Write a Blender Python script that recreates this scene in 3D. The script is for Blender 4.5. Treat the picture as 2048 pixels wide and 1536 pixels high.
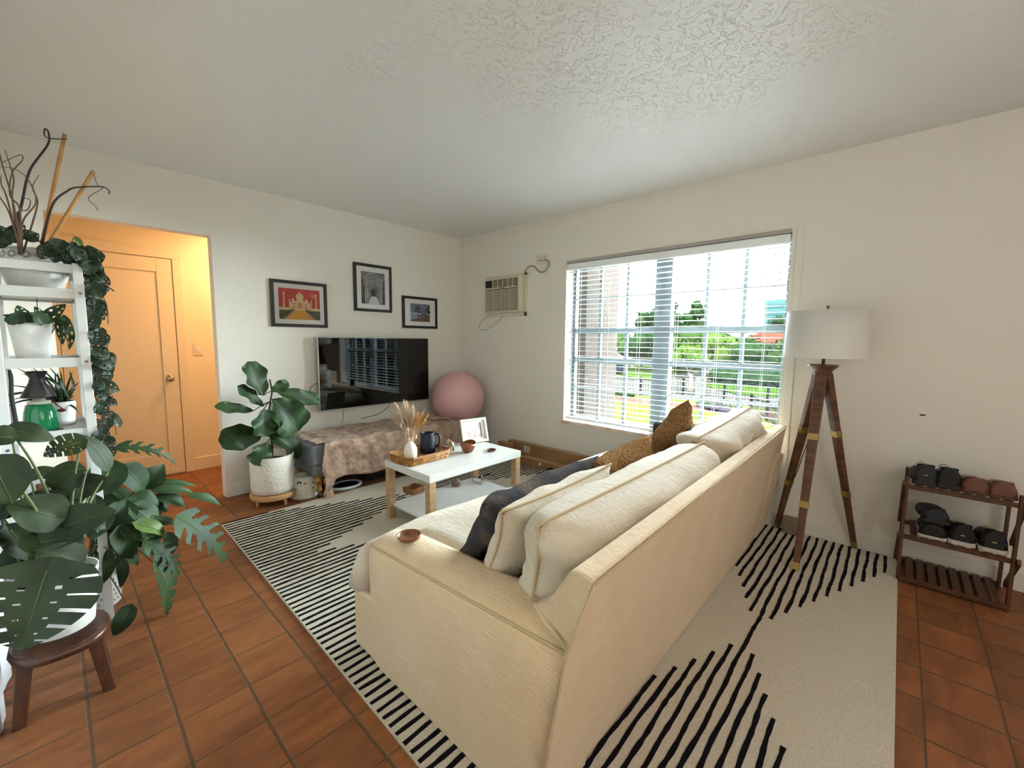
import bpy, bmesh, math, random
from mathutils import Vector, Matrix, noise
random.seed(11)
SC = bpy.context.scene
COL = SC.collection
for _o in list(bpy.data.objects): bpy.data.objects.remove(_o)
PI = math.pi
# ---------------------------------------------------------------- camera, world, sun, lights, exposure
cam_data = bpy.data.cameras.new('camera'); cam = bpy.data.objects.new('camera', cam_data); COL.objects.link(cam)
cam_data.sensor_width = 36; cam_data.lens = 845.4*36/2048; cam_data.clip_start = .02; cam_data.clip_end = 600
_yaw, _pitch, _roll = .7419, .1026, .0098
_f = Vector((math.cos(_yaw)*math.cos(_pitch), math.sin(_yaw)*math.cos(_pitch), -math.sin(_pitch)))
_r = Vector((math.sin(_yaw), -math.cos(_yaw), 0)); _u = _r.cross(_f)
_r2 = _r*math.cos(_roll)+_u*math.sin(_roll); _u2 = -_r*math.sin(_roll)+_u*math.cos(_roll)
_m = Matrix((_r2, _u2, -_f)).transposed().to_4x4(); _m.translation = Vector((-3.4788, -4.0616, 1.3305))
cam.matrix_world = _m
SC.camera = cam
SC.view_settings.view_transform = 'Standard'; SC.view_settings.look = 'None'; SC.view_settings.gamma = 1
SC.view_settings.use_curve_mapping = False
SC.view_settings.exposure = 1.03
world = bpy.data.worlds.new('sky'); SC.world = world; world.use_nodes = True
_bg = world.node_tree.nodes['Background']; _bg.inputs[0].default_value = (.87, .935, 1, 1); _bg.inputs[1].default_value = 68.0
def lamp(name, kind, loc, power, col, size=None, size_y=None, direction=None, portal=False, angle=None):
    d = bpy.data.lights.new(name, kind); d.energy = power; d.color = col
    if kind == 'AREA':
        d.shape = 'RECTANGLE'; d.size = size; d.size_y = size_y or size
        if portal: d.cycles.is_portal = True
    elif kind == 'POINT': d.shadow_soft_size = size
    if angle is not None: d.angle = angle
    o = bpy.data.objects.new(name, d); COL.objects.link(o); o.location = loc
    if direction: o.rotation_euler = Vector(direction).to_track_quat('-Z', 'Y').to_euler()
    return o
lamp('sun_light', 'SUN', (0, 0, 30), 62.0, (1, .96, .88), direction=(.55, .45, -1), angle=.02)
lamp('window_portal', 'AREA', (.3, -2.525, 1.31), 1, (1, 1, 1), 1.85, 1.6, direction=(-1, 0, 0), portal=True)
lamp('rear_fill_light', 'AREA', (-2.5, -6.35, 1.6), 14, (1, .95, .90), 2.2, 1.5, direction=(-.1, 1, .12))  # added fill from behind the camera; the rear wall has no window
lamp('warm_fill_light', 'AREA', (-3.2, -5.6, 2.5), 7.5, (1, .84, .68), .5, .5, direction=(0, .3, -1))  # unseen warm area light added behind the camera to tint the room
lamp('hall_light', 'AREA', (-2.05, .60, 2.40), 13, (1, .63, .33), .4, .4, direction=(0, 0, -1))
# ---------------------------------------------------------------- helpers
ORG = {}
def tag(o, label=None, cat=None, group=None, kind=None):
    if label: o['label'] = label
    if cat: o['category'] = cat
    if group: o['group'] = group
    if kind: o['kind'] = kind
    return o
def empty(name, loc, label=None, cat=None, group=None):
    o = bpy.data.objects.new(name, None); COL.objects.link(o); o.location = loc; ORG[o.name] = Vector(loc)
    o.empty_display_size = .05
    return tag(o, label, cat, group)
def rot(v, ang, axis='Z'): return Matrix.Rotation(ang, 3, axis) @ Vector(v)
class MB:
    def __init__(s): s.bm = bmesh.new()
    def box(s, lo, hi, mat=0, M=None, bev=0):
        lo, hi = Vector(lo), Vector(hi); vs = []
        for z in (lo.z, hi.z):
            for x, y in ((lo.x, lo.y), (hi.x, lo.y), (hi.x, hi.y), (lo.x, hi.y)): vs.append(s.bm.verts.new((x, y, z)))
        fs = [s.bm.faces.new([vs[i] for i in q]) for q in ((3, 2, 1, 0), (4, 5, 6, 7), (0, 1, 5, 4), (1, 2, 6, 5), (2, 3, 7, 6), (3, 0, 4, 7))]
        for f in fs: f.material_index = mat
        if bev:
            es = list({e for f in fs for e in f.edges})
            r = bmesh.ops.bevel(s.bm, geom=es, offset=bev, segments=3, affect='EDGES', profile=.5, clamp_overlap=True)
            vs = list({v for f in r['faces'] for v in f.verts} | {v for f in fs if f.is_valid for v in f.verts})
            for f in r['faces']: f.material_index = mat; f.smooth = True
        if M is not None:
            for v in vs:
                if v.is_valid: v.co = M @ v.co
        return s
    def cyl(s, p0, p1, r0, r1=None, n=16, mat=0, cap=True, smooth=True):
        return s.tube([p0, p1], [r0, r0 if r1 is None else r1], n, mat, cap, smooth)
    def tube(s, pts, r, n=8, mat=0, cap=True, smooth=True, flat=1.0):
        pts = [Vector(p) for p in pts]; m = len(pts)
        rs = r if isinstance(r, (list, tuple)) else [r]*m
        t0 = (pts[1]-pts[0]).normalized(); a = t0.orthogonal().normalized(); rings = []
        for i, p in enumerate(pts):
            t = (pts[min(i+1, m-1)]-pts[max(i-1, 0)])
            t = t.normalized() if t.length > 1e-9 else t0
            a = (a - t*a.dot(t)); a = a.normalized() if a.length > 1e-6 else t.orthogonal().normalized()
            b = t.cross(a)
            rings.append([s.bm.verts.new(p+(a*math.cos(2*PI*k/n)+b*math.sin(2*PI*k/n)*flat)*rs[i]) for k in range(n)])
        for A, B in zip(rings, rings[1:]):
            for k in range(n):
                f = s.bm.faces.new((A[k], A[(k+1) % n], B[(k+1) % n], B[k])); f.material_index = mat; f.smooth = smooth
        if cap:
            for q in (list(reversed(rings[0])), rings[-1]):
                f = s.bm.faces.new(q); f.material_index = mat
        return s
    def lathe(s, prof, c=(0, 0, 0), n=32, mat=0, M=None, smooth=True, close=False, fn=None):
        c = Vector(c); rings = []
        for r, z in prof:
            if r < 1e-5: rings.append([s.bm.verts.new((0, 0, z))])
            else: rings.append([s.bm.verts.new((r*math.cos(2*PI*k/n), r*math.sin(2*PI*k/n), z)) for k in range(n)])
        for A, B in zip(rings, rings[1:]):
            if len(A) == 1 and len(B) == 1: continue
            for k in range(n):
                k2 = (k+1) % n
                q = (A[0], B[k2], B[k]) if len(A) == 1 else ((A[k], A[k2], B[0]) if len(B) == 1 else (A[k], A[k2], B[k2], B[k]))
                f = s.bm.faces.new(q); f.material_index = mat; f.smooth = smooth
        for R in rings:
            for v in R:
                if fn: v.co = fn(v.co)
                if M is not None: v.co = M @ v.co
                v.co += c
        return s
    def face(s, pts, mat=0, smooth=False):
        f = s.bm.faces.new([s.bm.verts.new(p) for p in pts]); f.material_index = mat; f.smooth = smooth; return s
    def prism(s, pts, d, mat=0):
        d = Vector(d); A = [s.bm.verts.new(p) for p in pts]; B = [s.bm.verts.new(Vector(p)+d) for p in pts]; n = len(A)
        s.bm.faces.new(list(reversed(A))).material_index = mat; s.bm.faces.new(B).material_index = mat
        for k in range(n): s.bm.faces.new((A[k], A[(k+1) % n], B[(k+1) % n], B[k])).material_index = mat
        return s
    def grid(s, fn, nu, nv, mat=0, skip=None, smooth=True):
        G = [[s.bm.verts.new(fn(i/nu, j/nv)) for j in range(nv+1)] for i in range(nu+1)]
        for i in range(nu):
            for j in range(nv):
                if skip and skip((i+.5)/nu, (j+.5)/nv): continue
                f = s.bm.faces.new((G[i][j], G[i+1][j], G[i+1][j+1], G[i][j+1])); f.material_index = mat; f.smooth = smooth
        return G
    def sphere(s, c, r, sc=(1, 1, 1), n=16, mat=0, M=None):
        prof = [(r*math.sin(PI*i/(n//2+2)), -r*math.cos(PI*i/(n//2+2))) for i in range(n//2+3)]
        S = Matrix.Diagonal(Vector(sc)); return s.lathe(prof, c, n, mat, (M @ S) if M is not None else S)
    def build(s, name, mats, parent=None, origin=None, smooth=None, bev=0, sub=0, solid=0, keep=False):
        if not isinstance(mats, (list, tuple)): mats = [mats]
        if not keep:
            bad = [v for v in s.bm.verts if not v.link_faces]
            if bad: bmesh.ops.delete(s.bm, geom=bad, context='VERTS')
        if smooth is not None:
            for f in s.bm.faces: f.smooth = smooth
        bmesh.ops.recalc_face_normals(s.bm, faces=s.bm.faces[:]) if not keep else None
        if parent is not None: o0 = ORG[parent.name]
        elif origin is not None: o0 = Vector(origin)
        else:
            xs = [v.co for v in s.bm.verts]
            o0 = Vector(((min(c.x for c in xs)+max(c.x for c in xs))/2, (min(c.y for c in xs)+max(c.y for c in xs))/2, min(c.z for c in xs)))
        for v in s.bm.verts: v.co -= o0
        me = bpy.data.meshes.new(name); s.bm.to_mesh(me); s.bm.free()
        for m in mats: me.materials.append(m)
        o = bpy.data.objects.new(name, me); COL.objects.link(o)
        if parent is not None: o.parent = parent
        else: o.location = o0
        ORG[o.name] = Vector(o0)
        if bev:
            b = o.modifiers.new('bevel', 'BEVEL'); b.width = bev; b.segments = 3; b.limit_method = 'ANGLE'; b.angle_limit = .6
            for p in me.polygons: p.use_smooth = True
            b.harden_normals = False
            w = o.modifiers.new('wn', 'WEIGHTED_NORMAL'); w.keep_sharp = True
        if sub:
            m_ = o.modifiers.new('sub', 'SUBSURF'); m_.levels = sub; m_.render_levels = sub
        if solid:
            m_ = o.modifiers.new('solid', 'SOLIDIFY'); m_.thickness = solid
        return o
def copy_tree(o, parent=None, loc=None, rz=None):
    c = o.copy(); COL.objects.link(c)
    if parent is not None: c.parent = parent
    if loc is not None: c.location = loc
    if rz is not None: c.rotation_euler = (0, 0, rz)
    for ch in list(o.children): copy_tree(ch, c)
    return c
def catmull(pts, n=6):
    P = [Vector(p) for p in pts]; P = [2*P[0]-P[1]]+P+[2*P[-1]-P[-2]]; out = []
    for i in range(1, len(P)-2):
        for k in range(n):
            t = k/n; a, b, c, d = P[i-1:i+3]
            out.append(.5*((2*b)+(c-a)*t+(2*a-5*b+4*c-d)*t*t+(3*b-a-3*c+d)*t**3))
    return out+[P[-2]]
# ---------------------------------------------------------------- materials
def lin(c):
    if isinstance(c, str): c = tuple(int(c[i:i+2], 16)/255 for i in (0, 2, 4))
    return tuple(x/12.92 if x <= .04045 else ((x+.055)/1.055)**2.4 for x in c)
def M_(name, col, rough=.6, metal=0, bump=None, var=None, spec=.5, sheen=0, emit=None, trans=0, coat=0, stretch=None, detail=4):
    """col: sRGB hex; bump=(scale, strength, distance); var=(scale, other hex, lo, hi)"""
    m = bpy.data.materials.new(name); m.use_nodes = True; nt = m.node_tree; b = nt.nodes['Principled BSDF']
    c = lin(col)+(1,); b.inputs['Base Color'].default_value = c; b.inputs['Roughness'].default_value = rough
    b.inputs['Metallic'].default_value = metal; b.inputs['Specular IOR Level'].default_value = spec
    b.inputs['Sheen Weight'].default_value = sheen; b.inputs['Coat Weight'].default_value = coat
    if trans: b.inputs['Transmission Weight'].default_value = trans
    if emit: b.inputs['Emission Color'].default_value = lin(emit[0])+(1,); b.inputs['Emission Strength'].default_value = emit[1]
    tc = nt.nodes.new('ShaderNodeTexCoord'); src = tc.outputs['Object']
    if stretch:
        mp = nt.nodes.new('ShaderNodeMapping'); mp.inputs['Scale'].default_value = stretch; nt.links.new(src, mp.inputs[0]); src = mp.outputs[0]
    if var:
        n = nt.nodes.new('ShaderNodeTexNoise'); n.inputs['Scale'].default_value = var[0]; n.inputs['Detail'].default_value = detail
        nt.links.new(src, n.inputs['Vector'])
        r = nt.nodes.new('ShaderNodeMapRange'); r.inputs[1].default_value = var[2] if len(var) > 2 else .4; r.inputs[2].default_value = var[3] if len(var) > 3 else .6
        nt.links.new(n.outputs[0], r.inputs[0])
        mx = nt.nodes.new('ShaderNodeMix'); mx.data_type = 'RGBA'; mx.inputs[6].default_value = c; mx.inputs[7].default_value = lin(var[1])+(1,)
        nt.links.new(r.outputs[0], mx.inputs[0]); nt.links.new(mx.outputs[2], b.inputs['Base Color'])
    if bump:
        n = nt.nodes.new('ShaderNodeTexNoise'); n.inputs['Scale'].default_value = bump[0]; n.inputs['Detail'].default_value = 5
        nt.links.new(src, n.inputs['Vector'])
        bp = nt.nodes.new('ShaderNodeBump'); bp.inputs['Strength'].default_value = bump[1]; bp.inputs['Distance'].default_value = bump[2]
        nt.links.new(n.outputs[0], bp.inputs['Height']); nt.links.new(bp.outputs[0], b.inputs['Normal'])
    return m
def glass_mat(name, tint='ffffff', alpha=.12, rough=.02):
    m = bpy.data.materials.new(name); m.use_nodes = True; nt = m.node_tree; nt.nodes.clear()
    out = nt.nodes.new('ShaderNodeOutputMaterial'); g = nt.nodes.new('ShaderNodeBsdfGlossy'); t = nt.nodes.new('ShaderNodeBsdfTransparent'); mx = nt.nodes.new('ShaderNodeMixShader')
    fr = nt.nodes.new('ShaderNodeFresnel'); fr.inputs[0].default_value = 1.45
    g.inputs['Roughness'].default_value = rough; t.inputs[0].default_value = lin(tint)+(1,)
    nt.links.new(fr.outputs[0], mx.inputs[0]); nt.links.new(t.outputs[0], mx.inputs[1]); nt.links.new(g.outputs[0], mx.inputs[2]); nt.links.new(mx.outputs[0], out.inputs[0])
    return m
def wood(name, c1, c2, stretch=(1, 1, 12), rough=.45, scale=6):
    return M_(name, c1, rough, var=(scale, c2, .35, .65), stretch=stretch, bump=(scale*6, .15, .002), detail=6)
def wall_mat(name, col, s=1.0):
    m = M_(name, col, .85, spec=.25); nt = m.node_tree; b = nt.nodes['Principled BSDF']; tc = nt.nodes['Texture Coordinate']
    n = nt.nodes.new('ShaderNodeTexNoise'); n.inputs['Scale'].default_value = 60; n.inputs['Detail'].default_value = 3; nt.links.new(tc.outputs['Object'], n.inputs['Vector'])
    n2 = nt.nodes.new('ShaderNodeTexNoise'); n2.inputs['Scale'].default_value = 7; n2.inputs['Detail'].default_value = 4; nt.links.new(tc.outputs['Object'], n2.inputs['Vector'])
    a = nt.nodes.new('ShaderNodeMath'); a.operation = 'MULTIPLY_ADD'; a.inputs[1].default_value = .35; nt.links.new(n.outputs[0], a.inputs[0]); nt.links.new(n2.outputs[0], a.inputs[2])
    bp = nt.nodes.new('ShaderNodeBump'); bp.inputs['Strength'].default_value = .35*s; bp.inputs['Distance'].default_value = .012
    nt.links.new(a.outputs[0], bp.inputs['Height']); nt.links.new(bp.outputs[0], b.inputs['Normal'])
    return m
mat_wall = wall_mat('wall_paint', 'e2ddd3')
mat_hall = wall_mat('hall_paint', 'e6d2ac', .6)
mat_trimw = M_('white_trim', 'dedad0', .45)
mat_doorp = M_('door_paint', 'e2cda6', .45)
mat_white = M_('white_lacquer', 'd6d6d2', .3)
mat_whitep = M_('white_painted_wood', 'c4c4c0', .4, bump=(30, .05, .002))
mat_black = M_('black_frame', '141312', .35)
mat_blackm = M_('black_matte', '121214', .7)
mat_screen = M_('tv_screen', '030304', .03, spec=.45)
mat_silver = M_('silver', 'c4c4c6', .25, metal=1)
mat_mattew = M_('mat_board', 'efeeea', .8)
mat_glass = glass_mat('picture_glass')
mat_pane = glass_mat('window_glass', 'f6fbf9')
mat_brass = M_('brass', 'b59a5c', .35, metal=.8)
mat_cord = M_('grey_cord', '8f897c', .5)
mat_bcord = M_('black_cord', '1c1c1c', .5)
# ceiling: skip-trowel plaster
mat_ceil = M_('ceiling_plaster', 'e2e1e0', .36, spec=.6)
def _ceil():
    nt = mat_ceil.node_tree; b = nt.nodes['Principled BSDF']; tc = nt.nodes['Texture Coordinate']; L = nt.links
    n1 = nt.nodes.new('ShaderNodeTexNoise'); n1.inputs['Scale'].default_value = 14; n1.inputs['Detail'].default_value = 8; n1.inputs['Distortion'].default_value = 1.6; L.new(tc.outputs['Object'], n1.inputs[0])
    r = nt.nodes.new('ShaderNodeMapRange'); r.inputs[1].default_value = .52; r.inputs[2].default_value = .545; L.new(n1.outputs[0], r.inputs[0])
    ge = nt.nodes.new('ShaderNodeNewGeometry'); vd = nt.nodes.new('ShaderNodeVectorMath'); vd.operation = 'DISTANCE'; vd.inputs[1].default_value = (-1.95, -3.15, 2.552); L.new(ge.outputs['Position'], vd.inputs[0])
    n2 = nt.nodes.new('ShaderNodeTexNoise'); n2.inputs['Scale'].default_value = 2.2; L.new(tc.outputs['Object'], n2.inputs[0])
    sb = nt.nodes.new('ShaderNodeMath'); sb.operation = 'MULTIPLY_ADD'; sb.inputs[1].default_value = -1.6; L.new(n2.outputs[0], sb.inputs[0]); L.new(vd.outputs['Value'], sb.inputs[2])
    r2 = nt.nodes.new('ShaderNodeMapRange'); r2.inputs[1].default_value = .35; r2.inputs[2].default_value = -.35; r2.inputs[3].default_value = .12; r2.inputs[4].default_value = 1; L.new(sb.outputs[0], r2.inputs[0])
    mu = nt.nodes.new('ShaderNodeMath'); mu.operation = 'MULTIPLY'; L.new(r.outputs[0], mu.inputs[0]); L.new(r2.outputs[0], mu.inputs[1])
    n3 = nt.nodes.new('ShaderNodeTexNoise'); n3.inputs['Scale'].default_value = 90; n3.inputs['Detail'].default_value = 3; L.new(tc.outputs['Object'], n3.inputs[0])
    a = nt.nodes.new('ShaderNodeMath'); a.operation = 'MULTIPLY_ADD'; a.inputs[1].default_value = .4; L.new(n3.outputs[0], a.inputs[0]); L.new(mu.outputs[0], a.inputs[2])
    bp = nt.nodes.new('ShaderNodeBump'); bp.inputs['Strength'].default_value = .7; bp.inputs['Distance'].default_value = .006; L.new(a.outputs[0], bp.inputs['Height']); L.new(bp.outputs[0], b.inputs['Normal'])
_ceil()
# terracotta tiles: 21 cm grid, world aligned
mat_tile = M_('terracotta_tile', 'a5653c', .5, spec=.3)
def _tile():
    nt = mat_tile.node_tree; b = nt.nodes['Principled BSDF']; L = nt.links; N = nt.nodes
    g = N.new('ShaderNodeNewGeometry'); sx = N.new('ShaderNodeSeparateXYZ'); L.new(g.outputs['Position'], sx.inputs[0])
    def math_(op, *ins):
        m = N.new('ShaderNodeMath'); m.operation = op
        for i, v in enumerate(ins):
            if isinstance(v, (int, float)): m.inputs[i].default_value = v
            else: L.new(v, m.inputs[i])
        return m.outputs[0]
    wob = N.new('ShaderNodeTexNoise'); wob.inputs['Scale'].default_value = 9; L.new(g.outputs['Position'], wob.inputs[0])
    w = math_('MULTIPLY', math_('SUBTRACT', wob.outputs[0], .5), .012)
    fx = math_('ADD', math_('DIVIDE', math_('ADD', sx.outputs[0], 3.0515), .2125), 40.0); fy = math_('ADD', math_('DIVIDE', math_('ADD', sx.outputs[1], 1.889), .2119), 60.0)
    fx = math_('ADD', fx, w); fy = math_('ADD', fy, w)
    def edge(f):
        fr = math_('FRACT', f); return math_('MINIMUM', fr, math_('SUBTRACT', 1.0, fr))
    ex, ey = edge(fx), edge(fy)
    ex2 = math_('MULTIPLY', ex, .62)
    e = math_('MINIMUM', ex2, ey)
    mr = N.new('ShaderNodeMapRange'); mr.inputs[1].default_value = .008; mr.inputs[2].default_value = .019; L.new(e, mr.inputs[0])
    cell = N.new('ShaderNodeCombineXYZ'); L.new(math_('FLOOR', fx), cell.inputs[0]); L.new(math_('FLOOR', fy), cell.inputs[1])
    wn = N.new('ShaderNodeTexWhiteNoise'); wn.noise_dimensions = '3D'; L.new(cell.outputs[0], wn.inputs[0])
    n = N.new('ShaderNodeTexNoise'); n.inputs['Scale'].default_value = 6; n.inputs['Detail'].default_value = 6; n.inputs['Roughness'].default_value = .65
    add = N.new('ShaderNodeVectorMath'); add.operation = 'MULTIPLY_ADD'; L.new(wn.outputs['Color'], add.inputs[0]); add.inputs[1].default_value = (7, 7, 7); 
    st = N.new('ShaderNodeVectorMath'); st.operation = 'MULTIPLY'; L.new(g.outputs['Position'], st.inputs[0]); st.inputs[1].default_value = (.7, 2.6, 1); L.new(st.outputs[0], add.inputs[2]); L.new(add.outputs[0], n.inputs['Vector'])
    cr = N.new('ShaderNodeValToRGB'); L.new(n.outputs[0], cr.inputs[0])
    cr.color_ramp.elements[0].position = .3; cr.color_ramp.elements[0].color = lin('70432a')+(1,); cr.color_ramp.elements[1].position = .7; cr.color_ramp.elements[1].color = lin('935c34')+(1,)
    hv = N.new('ShaderNodeHueSaturation'); L.new(cr.outputs[0], hv.inputs['Color']); L.new(math_('ADD', math_('MULTIPLY', wn.outputs['Value'], .35), .82), hv.inputs['Value'])
    mx = N.new('ShaderNodeMix'); mx.data_type = 'RGBA'; mx.inputs[6].default_value = lin('5a4430')+(1,); L.new(hv.outputs[0], mx.inputs[7]); L.new(mr.outputs[0], mx.inputs[0]); L.new(mx.outputs[2], b.inputs['Base Color'])
    hh = math_('ADD', math_('MULTIPLY', mr.outputs[0], 1.0), math_('MULTIPLY', n.outputs[0], .3))
    bp = N.new('ShaderNodeBump'); bp.inputs['Strength'].default_value = .6; bp.inputs['Distance'].default_value = .004; L.new(hh, bp.inputs['Height']); L.new(bp.outputs[0], b.inputs['Normal'])
_tile()
# ---------------------------------------------------------------- the room
H = 2.552; XL = -3.78; YF = -6.5; YH = 1.08
WY0, WY1, WZ0, WZ1 = -3.455, -1.585, .53, 2.085
def struct(name, mb, m, **k): return tag(mb.build(name, m, **k), kind='structure')
struct('floor', MB().box((XL-.15, YF-.15, -.12), (.02, YH+.12, 0)), mat_tile)
struct('ceiling', MB().box((XL-.15, YF-.15, H), (.2, 0, H+.15)), mat_ceil)
struct('ceiling_hall', MB().box((XL-.15, .11, 2.50), (-1.3, YH+.12, 2.70)), mat_hall)
mb = MB(); DX0, DX1, DZ = -3.45, -2.565, 2.125
mb.box((XL-.15, 0, 0), (DX0, .11, H)).box((DX1, 0, 0), (.2, .11, H)).box((DX0, 0, DZ), (DX1, .11, H))
struct('wall_back', mb, mat_wall)
mb = MB()
mb.box((0, YF, -.1), (.2, WY0, H)).box((0, WY1, -.1), (.2, 0, H)).box((0, WY0, -.1), (.2, WY1, WZ0)).box((0, WY0, WZ1), (.2, WY1, H))
struct('wall_right', mb, mat_wall)
struct('wall_left', MB().box((XL-.15, YF, 0), (XL, YH, H)), mat_wall)
mb = MB(); mb.box((XL, YF-.15, 0), (.2, YF, H)); struct('wall_front', mb, mat_wall)
mb = MB(); 
struct('wall_hall', MB().box((XL, YH, 0), (-1.3, YH+.12, 2.5)), mat_hall)
struct('wall_hall_end', MB().box((-1.3, .11, 0), (-1.2, YH+.12, 2.5)), mat_hall)
def baseb(name, lo, hi, m=mat_trimw):
    struct(name, MB().box(lo, hi), m, bev=.006)
baseb('baseboard_back', (DX1+.0, -.016, 0), (0, 0, .11))
baseb('baseboard_back_left', (XL, -.016, 0), (DX0, 0, .11))
baseb('baseboard_right', (-.016, YF, 0), (0, -.016, .11))
baseb('baseboard_left', (XL, YF, 0), (XL+.016, -.016, .11))
baseb('baseboard_hall', (-2.585, YH-.016, 0), (-1.3, YH, .13), mat_doorp)
# hall door with casing
mb = MB(); DRX0, DRX1, DRZ = -3.42, -2.65, 2.06
for a, b in (((DRX0-.09, YH-.025, 0), (DRX0, YH, DRZ+.085)), ((DRX1, YH-.025, 0), (DRX1+.075, YH, DRZ+.085)), ((DRX0-.09, YH-.028, DRZ), (DRX1+.075, YH-.001, DRZ+.09))): mb.box(a, b)
struct('trim_1', mb, mat_doorp, bev=.006)
d1 = tag(bpy.data.objects.new('door_1', None), kind='structure'); COL.objects.link(d1); d1.location = (-3.03, YH-.02, 0); ORG['door_1'] = Vector(d1.location)
mb = MB(); y0 = YH-.018; xa, xb = DRX0+.004, DRX1-.004; st = .115
mb.box((xa, y0, .012), (xa+st, YH-.001, DRZ-.004)).box((xb-st, y0, .012), (xb, YH-.001, DRZ-.004)).box((xa+st, y0, .012), (xb-st, YH-.001, .22)).box((xa+st, y0, DRZ-.13), (xb-st, YH-.001, DRZ-.004)).box((xa+st, y0+.011, .22), (xb-st, YH-.001, DRZ-.13))
mb.build('door_panel', mat_doorp, d1, bev=.004)
mb = MB(); Mk = Matrix.Rotation(PI/2, 3, 'X')
mb.lathe([(0, 0), (.032, 0), (.034, .004), (.03, .008), (.012, .012), (.011, .03), (.02, .036), (.028, .046), (.029, .056), (.022, .066), (0, .069)], (-2.725, y0, .94), 28, M=Mk)
tag(mb.build('door_knob', M_('satin_nickel', 'b8aa92', .25, metal=1), d1), 'round metal knob')
sw = empty('light_switch', (-2.486, YH, 1.215), 'cream light switch plate on the hall wall beside the door', 'light switch')
MB().box((-2.525, YH-.006, 1.155), (-2.447, YH, 1.275), bev=.003).build('cover_plate', mat_doorp, sw); MB().box((-2.502, YH-.011, 1.185), (-2.47, YH-.0055, 1.245), bev=.002).build('rocker', mat_trimw, sw)
# ---------------------------------------------------------------- window
def estruct(name, loc): 
    o = bpy.data.objects.new(name, None); COL.objects.link(o); o.location = loc; ORG[name] = Vector(loc); return tag(o, kind='structure')
w1 = estruct('window_1', (.14, -2.52, WZ0))
mat_wf = M_('window_frame_grey', '7d868b', .7, spec=.1)
FX = .125
mb = MB(); mb.box((FX, WY0, WZ0), (FX+.05, WY0+.035, WZ1)).box((FX, WY1-.035, WZ0), (FX+.05, WY1, WZ1)).box((FX, WY0, WZ1-.035), (FX+.05, WY1, WZ1)).box((FX, WY0, WZ0), (FX+.05, WY1, WZ0+.035))
mb.box((FX-.03, -2.60, WZ0), (FX+.05, -2.455, WZ1)).build('window_frame', mat_wf, w1, bev=.003)
mb = MB()
for ya, yb in ((-2.455, WY1-.03), (WY0+.03, -2.60)):
    for z, h in ((1.745, .014), (1.43, .05), (1.145, .05), (.865, .022)): mb.box((FX+.005, ya, z-h/2), (FX+.04, yb, z+h/2))
    for k in (1, 2):
        y = ya+(yb-ya)*k/3; mb.box((FX+.008, y-.013, WZ0+.02), (FX+.036, y+.013, WZ1-.02))
mb.build('glazing_bars', mat_wf, w1)
for nm, ya, yb in (('l', -2.455, WY1-.03), ('r', WY0+.03, -2.60)): MB().box((FX+.02, ya, WZ0+.03), (FX+.024, yb, WZ1-.03)).build('window_pane', mat_pane, w1)
MB().box((-.02, WY0-.01, WZ0-.03), (FX, WY1+.03, WZ0+.002)).build('window_sill', M_('marble_sill', 'e9ddd0', .3, var=(9, 'd9b9a4')), w1, bev=.004)
tag(MB().box((-.008, WY0-.07, .26), (-.001, WY0-.028, 2.14)).build('trim_2', mat_trimw, bev=.002), kind='structure')
# blinds
bl = empty('window_blind', (.0, -2.52, 2.06), 'white wide-slat venetian blind hanging open across the big window', 'window blind')
mat_slat = M_('white_slat', 'f4f6f6', .45)
_nt = mat_slat.node_tree; _tr = _nt.nodes.new('ShaderNodeBsdfTranslucent'); _tr.inputs[0].default_value = (.8, .84, .86, 1); _mx = _nt.nodes.new('ShaderNodeMixShader'); _mx.inputs[0].default_value = .14
_nt.links.new(_nt.nodes['Principled BSDF'].outputs[0], _mx.inputs[1]); _nt.links.new(_tr.outputs[0], _mx.inputs[2]); _nt.links.new(_mx.outputs[0], _nt.nodes['Material Output'].inputs[0])
BY0, BY1 = WY0+.012, WY1-.012
mb = MB(); mb.box((.004, BY0, 2.02), (.062, BY1, 2.078)).build('headrail', mat_slat, bl, bev=.003)
mb = MB(); nsl = 32; zs0, zs1 = .605, 2.0
for i in range(nsl):
    z = zs0+(zs1-zs0)*i/(nsl-1)
    def sf(u, v, z=z):
        c = math.sin(PI*u)*.0018
        return Vector((.009+.05*u, BY0+(BY1-BY0)*v, z+c-(u-.5)*.002))
    mb.grid(sf, 4, 1, smooth=True)
sl = mb.build('slats', mat_slat, bl, keep=True, solid=.002)
MB().box((.008, BY0, .555), (.06, BY1, .575)).build('bottom_rail', mat_slat, bl, bev=.004)
mb = MB()
for y in (-1.72, -2.03, -2.35, -2.68, -3.0, -3.32):
    for x in (.007, .061): mb.cyl((x, y, .57), (x, y, 2.03), .0012, n=5)
mb.build('ladder_cords', mat_slat, bl)
MB().cyl((-.004, -1.70, 1.02), (-.004, -1.70, 2.0), .004, n=8).build('tilt_wand', M_('wand', '6a6e72', .3), bl)
mb = MB(); mb.tube([(-.002, -3.24, 2.03), (-.003, -3.242, 1.8), (-.002, -3.235, 1.6)], .0015, 5); mb.lathe([(0, 0), (.005, .0), (.004, .02), (0, .024)], (-.002, -3.235, 1.58), 10); mb.build('lift_cord', mat_slat, bl)
MB().box((-.012, BY0-.008, 2.083), (.062, BY1+.008, 2.108)).build('valance', M_('valance_grey', 'a8a29b', .6), bl)
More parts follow.
